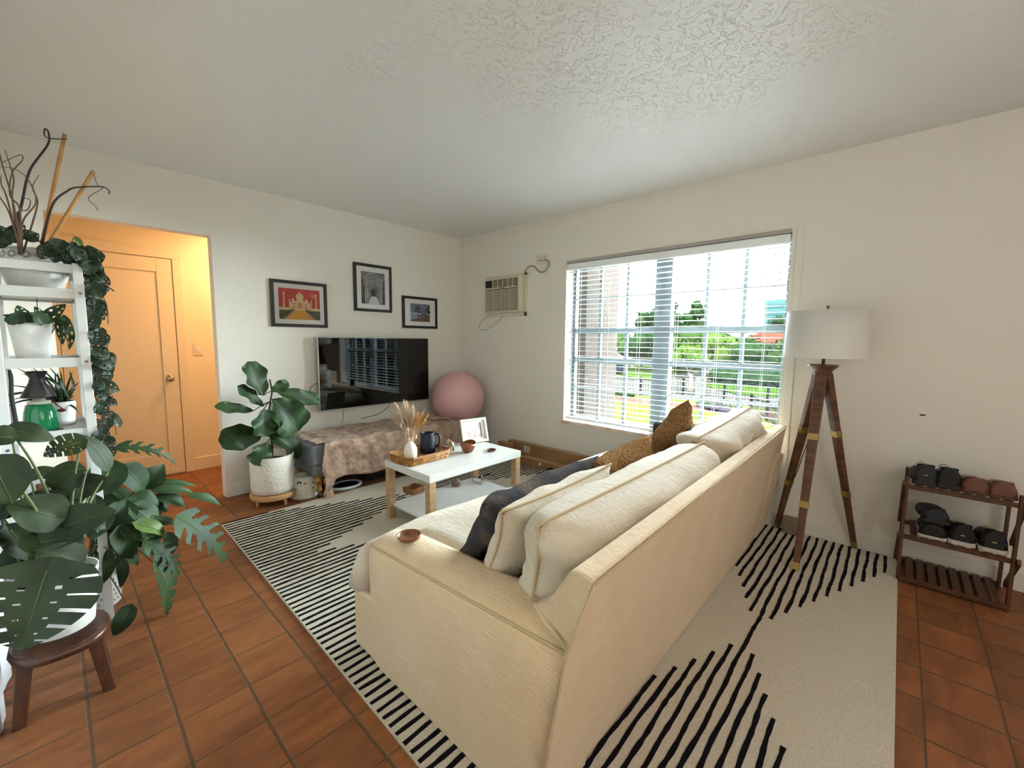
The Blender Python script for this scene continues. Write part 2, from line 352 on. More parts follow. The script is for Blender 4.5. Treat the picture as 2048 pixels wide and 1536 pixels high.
MONSTERA = [('m',-3.533,-2.120,0.592,-3.598,-2.180,0.388,0.302),
 ('h',-3.469,-2.000,0.546,-3.559,-2.000,0.625,0.105),
 ('h',-3.505,-1.950,0.705,-3.612,-1.950,0.777,0.135),
 ('h',-3.625,-2.000,0.936,-3.595,-2.000,0.793,0.137),
 ('h',-3.588,-1.850,1.007,-3.490,-1.850,0.959,0.078),
 ('h',-3.585,-1.900,0.992,-3.652,-1.900,0.995,0.083),
 ('m',-3.424,-1.800,0.930,-3.523,-1.800,0.897,0.099),
 ('o',-3.354,-1.720,0.780,-3.426,-1.720,0.950,0.082),
 ('o',-3.415,-1.780,0.821,-3.531,-1.780,0.809,0.085),
 ('o',-3.415,-1.750,0.709,-3.494,-1.750,0.740,0.043),
 ('o',-3.396,-1.700,0.695,-3.419,-1.700,0.576,0.069),
 ('h',-3.559,-1.800,0.826,-3.497,-1.800,0.849,0.050),
 ('h',-3.612,-1.900,0.680,-3.576,-1.900,0.560,0.101),
 ('h',-3.527,-1.800,0.600,-3.460,-1.800,0.636,0.092),
 ('h',-3.607,-1.763,0.711,-3.654,-1.763,0.690,0.055),
 ('o',-3.424,-1.750,0.596,-3.376,-1.750,0.560,0.052),
 ('h',-3.485,-1.600,0.633,-3.422,-1.600,0.657,0.061),
 ('o',-3.602,-1.694,0.614,-3.651,-1.694,0.590,0.083),
 ('h',-3.580,-1.620,0.609,-3.524,-1.620,0.632,0.058),
 ('o',-3.457,-1.743,0.588,-3.404,-1.743,0.609,0.058),
 ('h',-3.586,-1.678,0.529,-3.541,-1.678,0.513,0.083),
 ('o',-3.419,-1.646,0.567,-3.490,-1.646,0.594,0.084),
 ('h',-3.523,-1.614,0.661,-3.451,-1.614,0.606,0.086),
 ('o',-3.562,-1.685,0.570,-3.622,-1.685,0.553,0.079)]
PHILO = [('p',-3.297,-1.200,0.784,-3.052,-1.200,0.648,0.090),
 ('o',-3.206,-1.250,0.554,-3.115,-1.250,0.666,0.118),
 ('o',-3.185,-1.300,0.550,-3.006,-1.300,0.495,0.051),
 ('o',-3.177,-1.300,0.519,-3.044,-1.300,0.425,0.092),
 ('o',-3.049,-1.350,0.506,-2.900,-1.350,0.406,0.053),
 ('o',-3.177,-1.250,0.573,-2.982,-1.250,0.507,0.041),
 ('h',-3.322,-1.350,0.726,-3.360,-1.350,0.585,0.142),
 ('h',-3.271,-1.300,0.685,-3.216,-1.300,0.543,0.128),
 ('h',-3.321,-1.450,0.433,-3.288,-1.450,0.283,0.125),
 ('h',-3.256,-1.480,0.450,-3.158,-1.480,0.362,0.080),
 ('p',-3.242,-1.500,0.373,-3.127,-1.500,0.150,0.123),
 ('p',-3.124,-1.450,0.441,-2.926,-1.450,0.130,0.184),
 ('m',-3.215,-1.550,0.267,-3.202,-1.550,-0.016,0.127),
 ('h',-3.320,-1.600,0.118,-3.376,-1.600,0.017,0.076),
 ('o',-3.145,-1.400,0.354,-3.126,-1.400,0.231,0.061),
 ('h',-3.259,-1.400,0.506,-3.186,-1.400,0.360,0.130),
 ('o',-3.364,-1.450,0.361,-3.386,-1.450,0.201,0.050),
 ('o',-3.331,-1.450,0.324,-3.333,-1.450,0.153,0.051),
 ('o',-3.386,-1.300,0.535,-3.299,-1.300,0.535,0.095),
 ('h',-3.248,-1.350,0.534,-3.160,-1.350,0.483,0.108),
 ('h',-3.289,-1.400,0.535,-3.340,-1.400,0.428,0.119),
 ('o',-3.204,-1.400,0.434,-3.106,-1.400,0.381,0.054),
 ('h',-3.352,-1.400,0.504,-3.416,-1.400,0.406,0.093),
 ('h',-3.330,-1.230,0.534,-3.265,-1.230,0.481,0.065),
 ('o',-3.212,-1.267,0.307,-3.193,-1.267,0.196,0.092),
 ('h',-3.336,-1.108,0.502,-3.224,-1.108,0.485,0.107),
 ('o',-3.210,-1.094,0.437,-3.107,-1.094,0.386,0.107),
 ('h',-3.211,-1.297,0.524,-3.151,-1.297,0.402,0.089),
 ('o',-3.287,-1.260,0.534,-3.303,-1.260,0.393,0.090),
 ('h',-3.206,-1.226,0.360,-3.210,-1.226,0.207,0.092),
 ('o',-3.274,-1.337,0.456,-3.196,-1.337,0.455,0.101),
 ('h',-3.374,-1.247,0.406,-3.290,-1.247,0.368,0.084),
 ('o',-3.186,-1.267,0.477,-3.114,-1.267,0.415,0.097),
 ('h',-3.324,-1.320,0.378,-3.238,-1.320,0.327,0.105),
 ('o',-3.365,-1.251,0.514,-3.344,-1.251,0.387,0.072),
 ('h',-3.339,-1.064,0.386,-3.246,-1.064,0.427,0.112),
 ('o',-3.240,-1.117,0.218,-3.163,-1.117,0.254,0.119),
 ('h',-3.315,-1.293,0.311,-3.259,-1.293,0.176,0.076),
 ('o',-3.299,-1.347,0.548,-3.200,-1.347,0.472,0.076)]
FIG = [('f',-2.350,-0.330,0.873,-2.449,-0.330,1.148,0.176),
 ('f',-2.303,-0.360,0.908,-2.168,-0.360,0.968,0.096),
 ('f',-2.274,-0.360,0.902,-1.918,-0.360,0.785,0.129),
 ('f',-2.314,-0.420,0.851,-2.125,-0.420,0.564,0.293),
 ('f',-2.361,-0.330,0.785,-2.529,-0.330,0.963,0.104),
 ('f',-2.426,-0.330,0.757,-2.684,-0.330,0.821,0.087),
 ('f',-2.390,-0.460,0.784,-2.386,-0.460,0.570,0.217),
 ('f',-2.376,-0.360,0.569,-2.679,-0.360,0.571,0.200),
 ('f',-2.356,-0.400,0.580,-2.110,-0.400,0.344,0.175),
 ('f',-2.384,-0.480,0.525,-2.485,-0.480,0.363,0.179),
 ('f',-2.297,-0.300,0.767,-2.217,-0.300,0.602,0.114)]
VINE = [('a',-3.439,-1.307,1.723,-3.411,-1.307,1.678,0.051),
 ('a',-3.453,-1.443,1.690,-3.480,-1.443,1.642,0.043),
 ('a',-3.419,-1.441,1.722,-3.446,-1.441,1.673,0.044),
 ('a',-3.434,-1.311,1.719,-3.433,-1.311,1.659,0.047),
 ('a',-3.424,-1.319,1.740,-3.443,-1.319,1.701,0.033),
 ('a',-3.423,-1.367,1.704,-3.441,-1.367,1.641,0.049),
 ('a',-3.388,-1.316,1.734,-3.394,-1.316,1.681,0.040),
 ('a',-3.390,-1.445,1.702,-3.386,-1.445,1.662,0.032),
 ('a',-3.388,-1.429,1.700,-3.410,-1.429,1.646,0.044),
 ('a',-3.386,-1.324,1.701,-3.382,-1.324,1.659,0.033),
 ('a',-3.362,-1.332,1.723,-3.358,-1.332,1.671,0.041),
 ('a',-3.377,-1.436,1.696,-3.367,-1.436,1.634,0.051),
 ('a',-3.376,-1.385,1.684,-3.398,-1.385,1.632,0.043),
 ('a',-3.346,-1.421,1.673,-3.304,-1.421,1.651,0.050),
 ('a',-3.358,-1.425,1.663,-3.343,-1.425,1.608,0.048),
 ('a',-3.329,-1.399,1.687,-3.296,-1.399,1.660,0.043),
 ('a',-3.338,-1.403,1.649,-3.346,-1.403,1.606,0.033),
 ('a',-3.337,-1.439,1.648,-3.347,-1.439,1.592,0.042),
 ('a',-3.339,-1.302,1.637,-3.317,-1.302,1.584,0.050),
 ('a',-3.323,-1.313,1.632,-3.325,-1.313,1.578,0.041),
 ('a',-3.328,-1.332,1.608,-3.301,-1.332,1.557,0.052),
 ('a',-3.325,-1.396,1.602,-3.288,-1.396,1.571,0.049),
 ('a',-3.320,-1.329,1.600,-3.290,-1.329,1.581,0.037),
 ('a',-3.344,-1.397,1.545,-3.326,-1.397,1.496,0.045),
 ('a',-3.330,-1.423,1.553,-3.311,-1.423,1.494,0.052),
 ('a',-3.332,-1.447,1.524,-3.314,-1.447,1.491,0.033),
 ('a',-3.315,-1.307,1.498,-3.335,-1.307,1.433,0.052),
 ('a',-3.344,-1.309,1.487,-3.335,-1.309,1.429,0.046),
 ('a',-3.326,-1.349,1.455,-3.288,-1.349,1.425,0.047),
 ('a',-3.324,-1.311,1.451,-3.342,-1.311,1.401,0.041),
 ('a',-3.341,-1.404,1.430,-3.367,-1.404,1.375,0.047),
 ('a',-3.343,-1.315,1.425,-3.347,-1.315,1.352,0.055),
 ('a',-3.340,-1.388,1.403,-3.357,-1.388,1.354,0.039),
 ('a',-3.352,-1.358,1.393,-3.347,-1.358,1.331,0.048),
 ('a',-3.345,-1.440,1.348,-3.348,-1.440,1.300,0.036),
 ('a',-3.322,-1.403,1.330,-3.349,-1.403,1.279,0.046),
 ('a',-3.347,-1.316,1.337,-3.312,-1.316,1.289,0.054),
 ('a',-3.321,-1.308,1.321,-3.295,-1.308,1.283,0.041),
 ('a',-3.345,-1.306,1.277,-3.353,-1.306,1.216,0.046),
 ('a',-3.348,-1.445,1.269,-3.322,-1.445,1.242,0.035),
 ('a',-3.343,-1.407,1.263,-3.298,-1.407,1.233,0.054),
 ('a',-3.319,-1.307,1.218,-3.332,-1.307,1.154,0.049),
 ('a',-3.321,-1.341,1.198,-3.319,-1.341,1.149,0.037),
 ('a',-3.334,-1.377,1.188,-3.306,-1.377,1.157,0.039),
 ('a',-3.352,-1.391,1.182,-3.367,-1.391,1.148,0.029),
 ('a',-3.331,-1.387,1.135,-3.316,-1.387,1.099,0.032),
 ('a',-3.356,-1.427,1.119,-3.322,-1.427,1.099,0.040),
 ('a',-3.349,-1.367,1.095,-3.362,-1.367,1.059,0.029),
 ('a',-3.334,-1.301,1.072,-3.306,-1.301,1.036,0.040),
 ('a',-3.327,-1.323,1.045,-3.347,-1.323,1.011,0.032),
 ('a',-3.321,-1.313,1.035,-3.292,-1.313,1.008,0.036),
 ('a',-3.347,-1.444,1.029,-3.366,-1.444,0.991,0.034),
 ('a',-3.333,-1.404,1.017,-3.350,-1.404,0.975,0.036),
 ('a',-3.320,-1.316,0.970,-3.301,-1.316,0.923,0.040),
 ('a',-3.323,-1.359,0.945,-3.328,-1.359,0.896,0.037),
 ('a',-3.336,-1.343,0.920,-3.324,-1.343,0.887,0.028),
 ('a',-3.341,-1.420,0.927,-3.341,-1.420,0.888,0.029),
 ('a',-3.357,-1.432,0.901,-3.378,-1.432,0.862,0.036),
 ('a',-3.319,-1.323,0.852,-3.315,-1.323,0.816,0.027),
 ('a',-3.339,-1.445,0.860,-3.307,-1.445,0.838,0.037),
 ('a',-3.338,-1.338,0.837,-3.321,-1.338,0.786,0.041),
 ('a',-3.333,-1.445,0.826,-3.319,-1.445,0.781,0.035),
 ('a',-3.340,-1.420,1.672,-3.284,-1.420,1.687,0.074),
 ('a',-3.336,-1.400,1.236,-3.290,-1.400,1.178,0.077),
 ('a',-3.337,-1.400,1.112,-3.274,-1.400,1.079,0.050),
 ('o',-3.310,-1.400,0.966,-3.281,-1.400,0.953,0.023),
 ('o',-3.373,-1.400,1.760,-3.354,-1.400,1.705,0.019),
 ('a',-3.584,-1.400,1.706,-3.554,-1.400,1.760,0.044),
 ('a',-3.557,-1.400,1.715,-3.515,-1.400,1.758,0.040),
 ('a',-3.517,-1.400,1.728,-3.485,-1.400,1.754,0.041),
 ('a',-3.576,-1.400,1.727,-3.605,-1.400,1.760,0.040)]
SHELF_PLANT = [('h',-3.567,-1.400,1.394,-3.599,-1.400,1.412,0.028),
 ('a',-3.548,-1.380,1.395,-3.557,-1.380,1.455,0.050),
 ('a',-3.500,-1.380,1.386,-3.509,-1.380,1.454,0.042),
 ('a',-3.482,-1.350,1.398,-3.418,-1.350,1.470,0.052),
 ('h',-3.493,-1.420,1.386,-3.510,-1.420,1.432,0.054),
 ('h',-3.456,-1.350,1.399,-3.412,-1.350,1.379,0.048),
 ('a',-3.440,-1.300,1.401,-3.440,-1.300,1.291,0.036),
 ('a',-3.428,-1.300,1.402,-3.422,-1.300,1.268,0.040),
 ('h',-3.581,-1.400,1.383,-3.552,-1.400,1.425,0.040),
 ('h',-3.543,-1.336,1.386,-3.521,-1.336,1.413,0.038),
 ('h',-3.556,-1.355,1.385,-3.546,-1.355,1.410,0.037),
 ('h',-3.540,-1.334,1.386,-3.550,-1.334,1.433,0.038),
 ('h',-3.480,-1.391,1.387,-3.488,-1.391,1.413,0.038),
 ('h',-3.517,-1.366,1.386,-3.500,-1.366,1.426,0.038),
 ('h',-3.559,-1.408,1.384,-3.555,-1.408,1.429,0.037),
 ('h',-3.557,-1.349,1.385,-3.537,-1.349,1.430,0.037),
 ('h',-3.577,-1.429,1.383,-3.555,-1.429,1.425,0.036)]
STRAP = [('s',-3.525,-1.120,1.033,-3.607,-1.120,1.075,0.019),
 ('s',-3.511,-1.120,1.031,-3.627,-1.120,1.110,0.019),
 ('s',-3.516,-1.120,1.032,-3.579,-1.120,1.164,0.019),
 ('s',-3.512,-1.120,1.031,-3.592,-1.120,1.187,0.019),
 ('s',-3.520,-1.120,1.032,-3.544,-1.120,1.192,0.019),
 ('s',-3.527,-1.120,1.033,-3.492,-1.120,1.200,0.019),
 ('s',-3.523,-1.120,1.032,-3.454,-1.120,1.170,0.019),
 ('s',-3.520,-1.120,1.032,-3.413,-1.120,1.163,0.019),
 ('s',-3.510,-1.120,1.031,-3.408,-1.120,1.119,0.019),
 ('s',-3.526,-1.120,1.033,-3.407,-1.120,1.082,0.019),
 ('s',-3.524,-1.120,1.033,-3.433,-1.120,0.994,0.019),
 ('s',-3.513,-1.120,1.031,-3.446,-1.120,1.049,0.019),
 ('s',-3.527,-1.120,1.033,-3.471,-1.120,1.159,0.019),
 ('s',-3.511,-1.120,1.031,-3.517,-1.120,1.184,0.019),
 ('s',-3.523,-1.120,1.032,-3.413,-1.120,1.046,0.019),
 ('s',-3.518,-1.120,1.032,-3.617,-1.120,1.042,0.019)]
VINE_STEM = [(-3.466,-1.380,1.720),(-3.408,-1.380,1.715),(-3.373,-1.380,1.700),(-3.335,-1.380,1.676),(-3.326,-1.380,1.614),(-3.333,-1.380,1.515),(-3.335,-1.380,1.426),(-3.335,-1.380,1.337),(-3.335,-1.380,1.235),(-3.335,-1.380,1.133),(-3.335,-1.380,1.029),(-3.337,-1.380,0.925),(-3.339,-1.380,0.807)]
VINE_STEM_B = [(-3.466,-1.400,1.717),(-3.422,-1.400,1.694),(-3.357,-1.400,1.662),(-3.307,-1.400,1.581),(-3.263,-1.400,1.535)]
VINE_STEM_C = [(-3.348,-1.360,1.269),(-3.339,-1.360,1.178),(-3.355,-1.360,1.064),(-3.319,-1.360,0.967),(-3.310,-1.360,0.930),(-3.335,-1.360,0.851)]
TWIG_0 = [(-3.537,-1.450,1.707),(-3.531,-1.450,1.766),(-3.512,-1.450,1.866),(-3.484,-1.450,1.987),(-3.429,-1.450,2.100),(-3.423,-1.450,2.150),(-3.432,-1.450,2.161),(-3.430,-1.450,2.129),(-3.371,-1.450,2.141)]
TWIG_1 = [(-3.530,-1.470,1.706),(-3.518,-1.470,1.775),(-3.477,-1.470,1.860),(-3.488,-1.470,1.934),(-3.517,-1.470,1.973),(-3.561,-1.470,1.973)]
TWIG_2 = [(-3.532,-1.490,1.702),(-3.548,-1.490,1.793),(-3.568,-1.490,1.853),(-3.579,-1.490,1.878)]
TWIG_3 = [(-3.529,-1.510,1.700),(-3.534,-1.510,1.811),(-3.541,-1.510,1.883),(-3.553,-1.510,1.971),(-3.556,-1.510,2.005),(-3.561,-1.510,2.040)]
TWIG_4 = [(-3.528,-1.450,1.709),(-3.483,-1.450,1.815),(-3.472,-1.450,1.875),(-3.482,-1.450,1.921),(-3.461,-1.450,1.975)]
TWIG_5 = [(-3.535,-1.470,1.709),(-3.538,-1.470,1.855),(-3.529,-1.470,1.932),(-3.535,-1.470,1.986),(-3.544,-1.470,2.039)]
TWIG_6 = [(-3.532,-1.490,1.706),(-3.550,-1.490,1.848),(-3.561,-1.490,1.901),(-3.560,-1.490,1.937)]
TWIG_7 = [(-3.534,-1.510,1.703),(-3.521,-1.510,1.814),(-3.542,-1.510,1.864),(-3.530,-1.510,1.950),(-3.501,-1.510,2.004),(-3.506,-1.510,2.021),(-3.552,-1.510,1.980)]
TWIG_8 = [(-3.535,-1.450,1.708),(-3.531,-1.450,1.804),(-3.502,-1.450,1.830),(-3.492,-1.450,1.870),(-3.518,-1.450,1.874)]
BAMBOO_A = [(-3.485,-1.440,1.694),(-3.376,-1.440,2.164)]
BAMBOO_B = [(-3.477,-1.420,1.712),(-3.298,-1.420,2.045)]
TENDRIL = [(-3.472,-1.420,1.743),(-3.431,-1.420,1.871),(-3.384,-1.420,1.939),(-3.353,-1.420,1.962),(-3.282,-1.420,1.984),(-3.259,-1.420,1.980),(-3.253,-1.420,1.966),(-3.258,-1.420,1.959)]
TENDRIL_B = [(-3.299,-1.420,2.032),(-3.290,-1.420,1.989),(-3.274,-1.420,1.980),(-3.316,-1.420,1.936),(-3.321,-1.420,1.918),(-3.303,-1.420,1.897),(-3.295,-1.420,1.878)]
# ---------------------------------------------------------------- rug
mat_rug = M_('rug_cream', 'dbd2c0', .95, bump=(420, .9, .006), spec=.1, sheen=.2, var=(160, 'cdc2ac'))
mat_stripe = M_('rug_black', '15131a', .95, bump=(420, .9, .006), spec=.1)
mb = MB(); RY0, RY1 = -.60, -4.145
def rxl(y): return -2.742-.0195*(RY0-y)
RXR = -.022
mb.prism([(rxl(RY0), RY0, 0), (rxl(RY1), RY1, 0), (RXR, RY1, 0), (RXR, RY0, 0)], (0, 0, .011))
rr = random.Random(5)
def stripe(xa, xb, y):
    n = max(2, int(abs(xb-xa)/.03)); top = []; bot = []
    for i in range(n+1):
        x = xa+(xb-xa)*i/n; w = .0070+rr.uniform(-.0016, .0016); o = .0022*math.sin(x*9+y*30)+.0016*math.sin(x*23+y*70)
        top.append((x, y+w+o)); bot.append((x, y-w+o))
    T = [mb.bm.verts.new((x, y, .0135)) for x, y in top]; B = [mb.bm.verts.new((x, y, .0135)) for x, y in bot]
    T0 = [mb.bm.verts.new((x, y+.001, .0105)) for x, y in top]; B0 = [mb.bm.verts.new((x, y-.001, .0105)) for x, y in bot]
    for i in range(n):
        for q in ((B[i], B[i+1], T[i+1], T[i]), (T[i], T[i+1], T0[i+1], T0[i]), (B0[i], B0[i+1], B[i+1], B[i])): mb.bm.faces.new(q).material_index = 1
    mb.bm.faces.new((B0[0], B[0], T[0], T0[0])).material_index = 1; mb.bm.faces.new((B0[n], T0[n], T[n], B[n])).material_index = 1
PER = .8715; K = [-1.04-PER*i for i in range(4)]; pit = PER/20
y = K[0]+pit*10
while y > RY1+.02:
    d = min(abs(y-c) for c in K)
    xl = rxl(y)+.004
    if d < pit*.4: stripe(xl, RXR-.01, y)
    else:
        if -1.445-2.28*d > xl+.03: stripe(xl, -1.445-2.28*d, y)
        if -1.33+2.38*d < RXR-.05: stripe(-1.33+2.38*d, RXR-.012, y)
    y -= pit
rug = tag(mb.build('area_rug', [mat_rug, mat_stripe], origin=(-1.4, -2.37, 0)), 'large cream rug with black stripe diamonds under the sofa and coffee table', 'rug')
ZR = .014
# ---------------------------------------------------------------- cushions
def pillow(mb, w, h, t, M, mat=0, n=22, pinch=.10, seed=0, wr=.006, box=0, exp=2.6, p2=.42):
    """two bulging sheets in local XZ plane (w along X, h along Z, t along Y)"""
    def f(u, v, side):
        a, b = 2*u-1, 2*v-1
        x = a*(1-pinch*(b*b)*.0-pinch*(1-abs(a))*0); ex = 1-pinch*(1-abs(b)**2)*abs(a)**4; ez = 1-pinch*(1-abs(a)**2)*abs(b)**4
        th = (max(0, 1-abs(a)**exp)*max(0, 1-abs(b)**exp))**p2
        th = th*(t/2-box)+box
        q = Vector((a*w/2*ex, side*th, b*h/2*ez))
        q.y += side*wr*noise.noise(Vector((a*3+seed, b*3, side*7+seed)))*3*min(1, th/(t/4))
        q.x += wr*noise.noise(Vector((a*2, b*2+seed, 3)))
        return M @ q
    for side in (1, -1): mb.grid(lambda u, v: f(u, v, side), n, n, mat)
    bmesh.ops.remove_doubles(mb.bm, verts=mb.bm.verts[:], dist=.0008)
    edge = [(-1, -1+2*i/12) for i in range(12)]+[(-1+2*i/12, 1) for i in range(12)]+[(1, 1-2*i/12) for i in range(12)]+[(1-2*i/12, -1) for i in range(12)]
    out = []
    for a, b in edge:
        ex = 1-pinch*(1-abs(b)**2)*abs(a)**4; ez = 1-pinch*(1-abs(a)**2)*abs(b)**4
        out.append(M @ Vector((a*w/2*ex, 0, b*h/2*ez)))
    return out+[out[0]]
def TM(loc, rx=0, ry=0, rz=0):
    return Matrix.Translation(loc) @ Matrix.Rotation(rz, 4, 'Z') @ Matrix.Rotation(rx, 4, 'X') @ Matrix.Rotation(ry, 4, 'Y')
def linen(name, c1, c2, sc=1.0):
    m = M_(name, c1, .9, spec=.15, sheen=.25, var=(5, c2, .3, .7)); nt = m.node_tree; b = nt.nodes['Principled BSDF']; L = nt.links; tc = nt.nodes['Texture Coordinate']
    outs = []
    for st in ((30*sc, 30*sc, 260*sc), (260*sc, 30*sc, 30*sc)):
        mp = nt.nodes.new('ShaderNodeMapping'); mp.inputs['Scale'].default_value = st; L.new(tc.outputs['Object'], mp.inputs[0])
        n = nt.nodes.new('ShaderNodeTexNoise'); n.inputs['Scale'].default_value = 1; n.inputs['Detail'].default_value = 2; L.new(mp.outputs[0], n.inputs[0]); outs.append(n.outputs[0])
    a = nt.nodes.new('ShaderNodeMath'); a.operation = 'ADD'; L.new(outs[0], a.inputs[0]); L.new(outs[1], a.inputs[1])
    bp = nt.nodes.new('ShaderNodeBump'); bp.inputs['Strength'].default_value = .9; bp.inputs['Distance'].default_value = .005; L.new(a.outputs[0], bp.inputs['Height'])
    n = nt.nodes.new('ShaderNodeTexNoise'); n.inputs['Scale'].default_value = 9; n.inputs['Detail'].default_value = 3; mp2 = nt.nodes.new('ShaderNodeMapping'); mp2.inputs['Scale'].default_value = (1, .4, .6); L.new(tc.outputs['Object'], mp2.inputs[0]); L.new(mp2.outputs[0], n.inputs[0])
    b2 = nt.nodes.new('ShaderNodeBump'); b2.inputs['Strength'].default_value = .25; b2.inputs['Distance'].default_value = .03; L.new(n.outputs[0], b2.inputs['Height']); L.new(bp.outputs[0], b2.inputs['Normal']); L.new(b2.outputs[0], b.inputs['Normal'])
    return m
mat_sofa = linen('sofa_linen', 'dcc5a4', 'd5bb96')
mat_cush = linen('cushion_linen', 'd3c7b5', 'c9bba5', .8)
mat_pipe = M_('piping', 'bca683', .95)
# ---------------------------------------------------------------- sofa
SX0, SX1 = -2.672, -.085
sofa = empty('sofa', (-1.4, -2.95, ZR), 'large cream slipcovered sofa seen from behind, standing on the striped rug', 'sofa')
mb = MB(); mb.box((SX0+.003, -3.40, ZR), (SX1-.003, -2.405, .282)); mb.build('base', mat_sofa, sofa, bev=.018)
def arm(xo, xi, nm):
    s = 1 if xi > xo else -1; out = []
    def prof(v):   # cross-section in x,z going from outside bottom over the top to inside bottom
        P = [(xo, ZR), (xo-.0*s, .25), (xo-.004*s, .44), (xo-.002*s, .540), (xo+.012*s, .562), (xo+.06*s, .582), (xo+.14*s, .590), (xi-.06*s, .57), (xi-.018*s, .545), (xi, .50), (xi, .30), (xi, ZR)]
        return P
    P = prof(0); ys = [-3.47, -3.3, -3.0, -2.8, -2.62, -2.555, -2.52, -2.503]; G = []
    for y in ys:
        k = 0 if y < -2.6 else {-2.555: .012, -2.52: .03, -2.503: .05}[y]; row = []
        for i, (x, z) in enumerate(P):
            cx = (xo+xi)/2; w = abs(xi-xo)/2
            xx = x+(cx-x)/w*k*.7; zz = z-(k*.7 if z > .4 else 0)-(.052*(y+3.47)*min(1, z/.5) if z > .1 else 0)
            yy = -3.43-.088*(z/.57) if y == -3.47 else y
            row.append(Vector((xx, yy, zz)))
        G.append(row)
    mb = MB(); V = [[mb.bm.verts.new(p) for p in r] for r in G]
    for a, b in zip(V, V[1:]):
        for i in range(len(P)-1): mb.bm.faces.new((a[i], a[i+1], b[i+1], b[i])).smooth = True
    mb.bm.faces.new(V[0]); mb.bm.faces.new(list(reversed(V[-1])))
    o = mb.build('arm', mat_sofa, sofa)
    # welt running along the outer top edge, round the front
    w = MB(); pts = [(xo+.008*s, y_, .555-.052*(y_+3.47)) for y_ in (-3.51, -3.2, -2.9, -2.70)]+[(xo+.010*s, -2.58, .507), (xo+.032*s, -2.527, .495), (xo+.09*s, -2.500, .485), (xi-.05*s, -2.502, .478)]
    w.tube(catmull(pts, 5), .0055, 6); w.build('welt', mat_pipe, o)
arm(SX0, SX0+.235, 'near'); arm(SX1, SX1-.25, 'far')
# back: tapering slab, leaning out to the rear
mb = MB()
def bx(x, z): return x
NX = 14; rings = []; yo = 0
for i in range(NX+1):
    t = i/NX; x = SX0-.006+(SX1+.012-SX0)*t; yo = .07*t; zt = .79-.025*t
    pr = [(-3.425, ZR), (-3.47, .30), (-3.518+yo*.3, .57), (-3.588+yo, zt-.012), (-3.58+yo, zt), (-3.53+yo, zt+.003), (-3.515+yo, zt-.012), (-3.42+yo*.5, .64), (-3.335+yo*.3, .575), (-3.30, .50), (-3.30, ZR)]
    if i == 0: pr = [(a, b) for a, b in pr]
    def inset(a, b): return .088*max(0, min(1, (a+3.515-yo)/.185))*(1 if b > .56 else 1)
    if i == 0: rings.append([mb.bm.verts.new((SX0-.006+inset(a, b), a, b)) for a, b in pr])
    elif i == NX: rings.append([mb.bm.verts.new((SX1+.006-inset(a, b), a, b)) for a, b in pr])
    else: rings.append([mb.bm.verts.new((x, a, b)) for a, b in pr])
for a, b in zip(rings, rings[1:]):
    for k in range(11): mb.bm.faces.new((a[k], a[(k+1) % 11], b[(k+1) % 11], b[k]))
mb.bm.faces.new(rings[0]); mb.bm.faces.new(list(reversed(rings[-1])))
bk = mb.build('backrest', mat_sofa, sofa, bev=.009)
w = MB(); w.tube([(SX0-.005, -3.59, .782), (-1.4, -3.555, .77), (SX1+.004, -3.52, .756)], .0035, 6); w.tube([(SX0-.007, -3.59, .782), (SX0-.007, -3.518, .57), (SX0-.006, -3.47, .3), (SX0-.002, -3.425, ZR)], .0035, 6)
w.tube(catmull([(SX0-.004, -3.517, .575), (SX0+.025, -3.46, .585), (SX0+.06, -3.38, .592), (SX0+.10, -3.325, .590)], 5), .0035, 6)
w.build('welt', mat_pipe, bk)
# seat cushions (T shaped, overhanging the front)
def seat(x0, x1, notch0, notch1):
    def soft(u, v): return .014*noise.noise(Vector((u*3+x0, v*3, 1)))
    outline = []
    xa, xb = x0, x1
    mb = MB(); n = 30; m = 22; ya, yb = -3.28, -2.362
    for side in (0, 1):
        def f(u, v):
            y = ya+(yb-ya)*v
            lo = x0 if v < .84 or not notch0 else x0-.262*min(1, (v-.84)/.03); hi = x1 if v < .84 or not notch1 else x1+.268*min(1, (v-.84)/.03)
            x = lo+(hi-lo)*u
            e = min(1, (min(u, 1-u)*(hi-lo))/.07); e2 = min(1, (1-v)*(yb-ya)/.09); q = math.sqrt(max(0, 1-(1-e)**2))*.5+.5; q2 = math.sqrt(max(0, 1-(1-e2)**2))
            k = q*(.45+.55*q2) if side else 0
            zz = .285+(.19 if side else 0)*(k if side else 1)+(soft(u*(x1-x0), v) if side else 0)
            if side: zz += .018*math.sin(PI*u)*math.sin(PI*min(1, v))
            cr = .048*max(0, 1-min(u, 1-u)*(hi-lo)/.42)**1.6*max(0, (v-.80)/.20)
            if v > .84: zz -= (.0 if side else 0)*max(0, 1-min(u if notch0 else 1, 1-u if notch1 else 1)*(hi-lo)/.3)
            return Vector((x, y-cr+.012*math.sin(PI*u)*v, zz))
        mb.grid(f, n, m)
    # close rim
    bm = mb.bm; bmesh.ops.remove_doubles(bm, verts=bm.verts[:], dist=.0005)
    be = [e for e in bm.edges if e.is_boundary]
    try:
        bmesh.ops.bridge_loops(bm, edges=be)
    except Exception: pass
    for f_ in bm.faces: f_.smooth = True
    return mb.build('seat_cushion', mat_cush, sofa)
seat(SX0+.245, -1.545, True, False); seat(-1.535, SX1-.262, False, True)
def backcush(w, h, t, loc, rx, rz, ry, seed):
    mb = MB(); loop = pillow(mb, w, h, t, TM(loc, rx, ry, rz), seed=seed, n=30, pinch=.03, wr=.014, exp=4.5, p2=.40)
    o = mb.build('back_cushion', mat_cush, sofa); pb = MB(); pb.tube(catmull(loop, 3), .0055, 6); pb.build('piping', mat_pipe, o)
backcush(1.30, .375, .30, (-1.94, -3.335, .640), .14, -.01, -.01, 1)
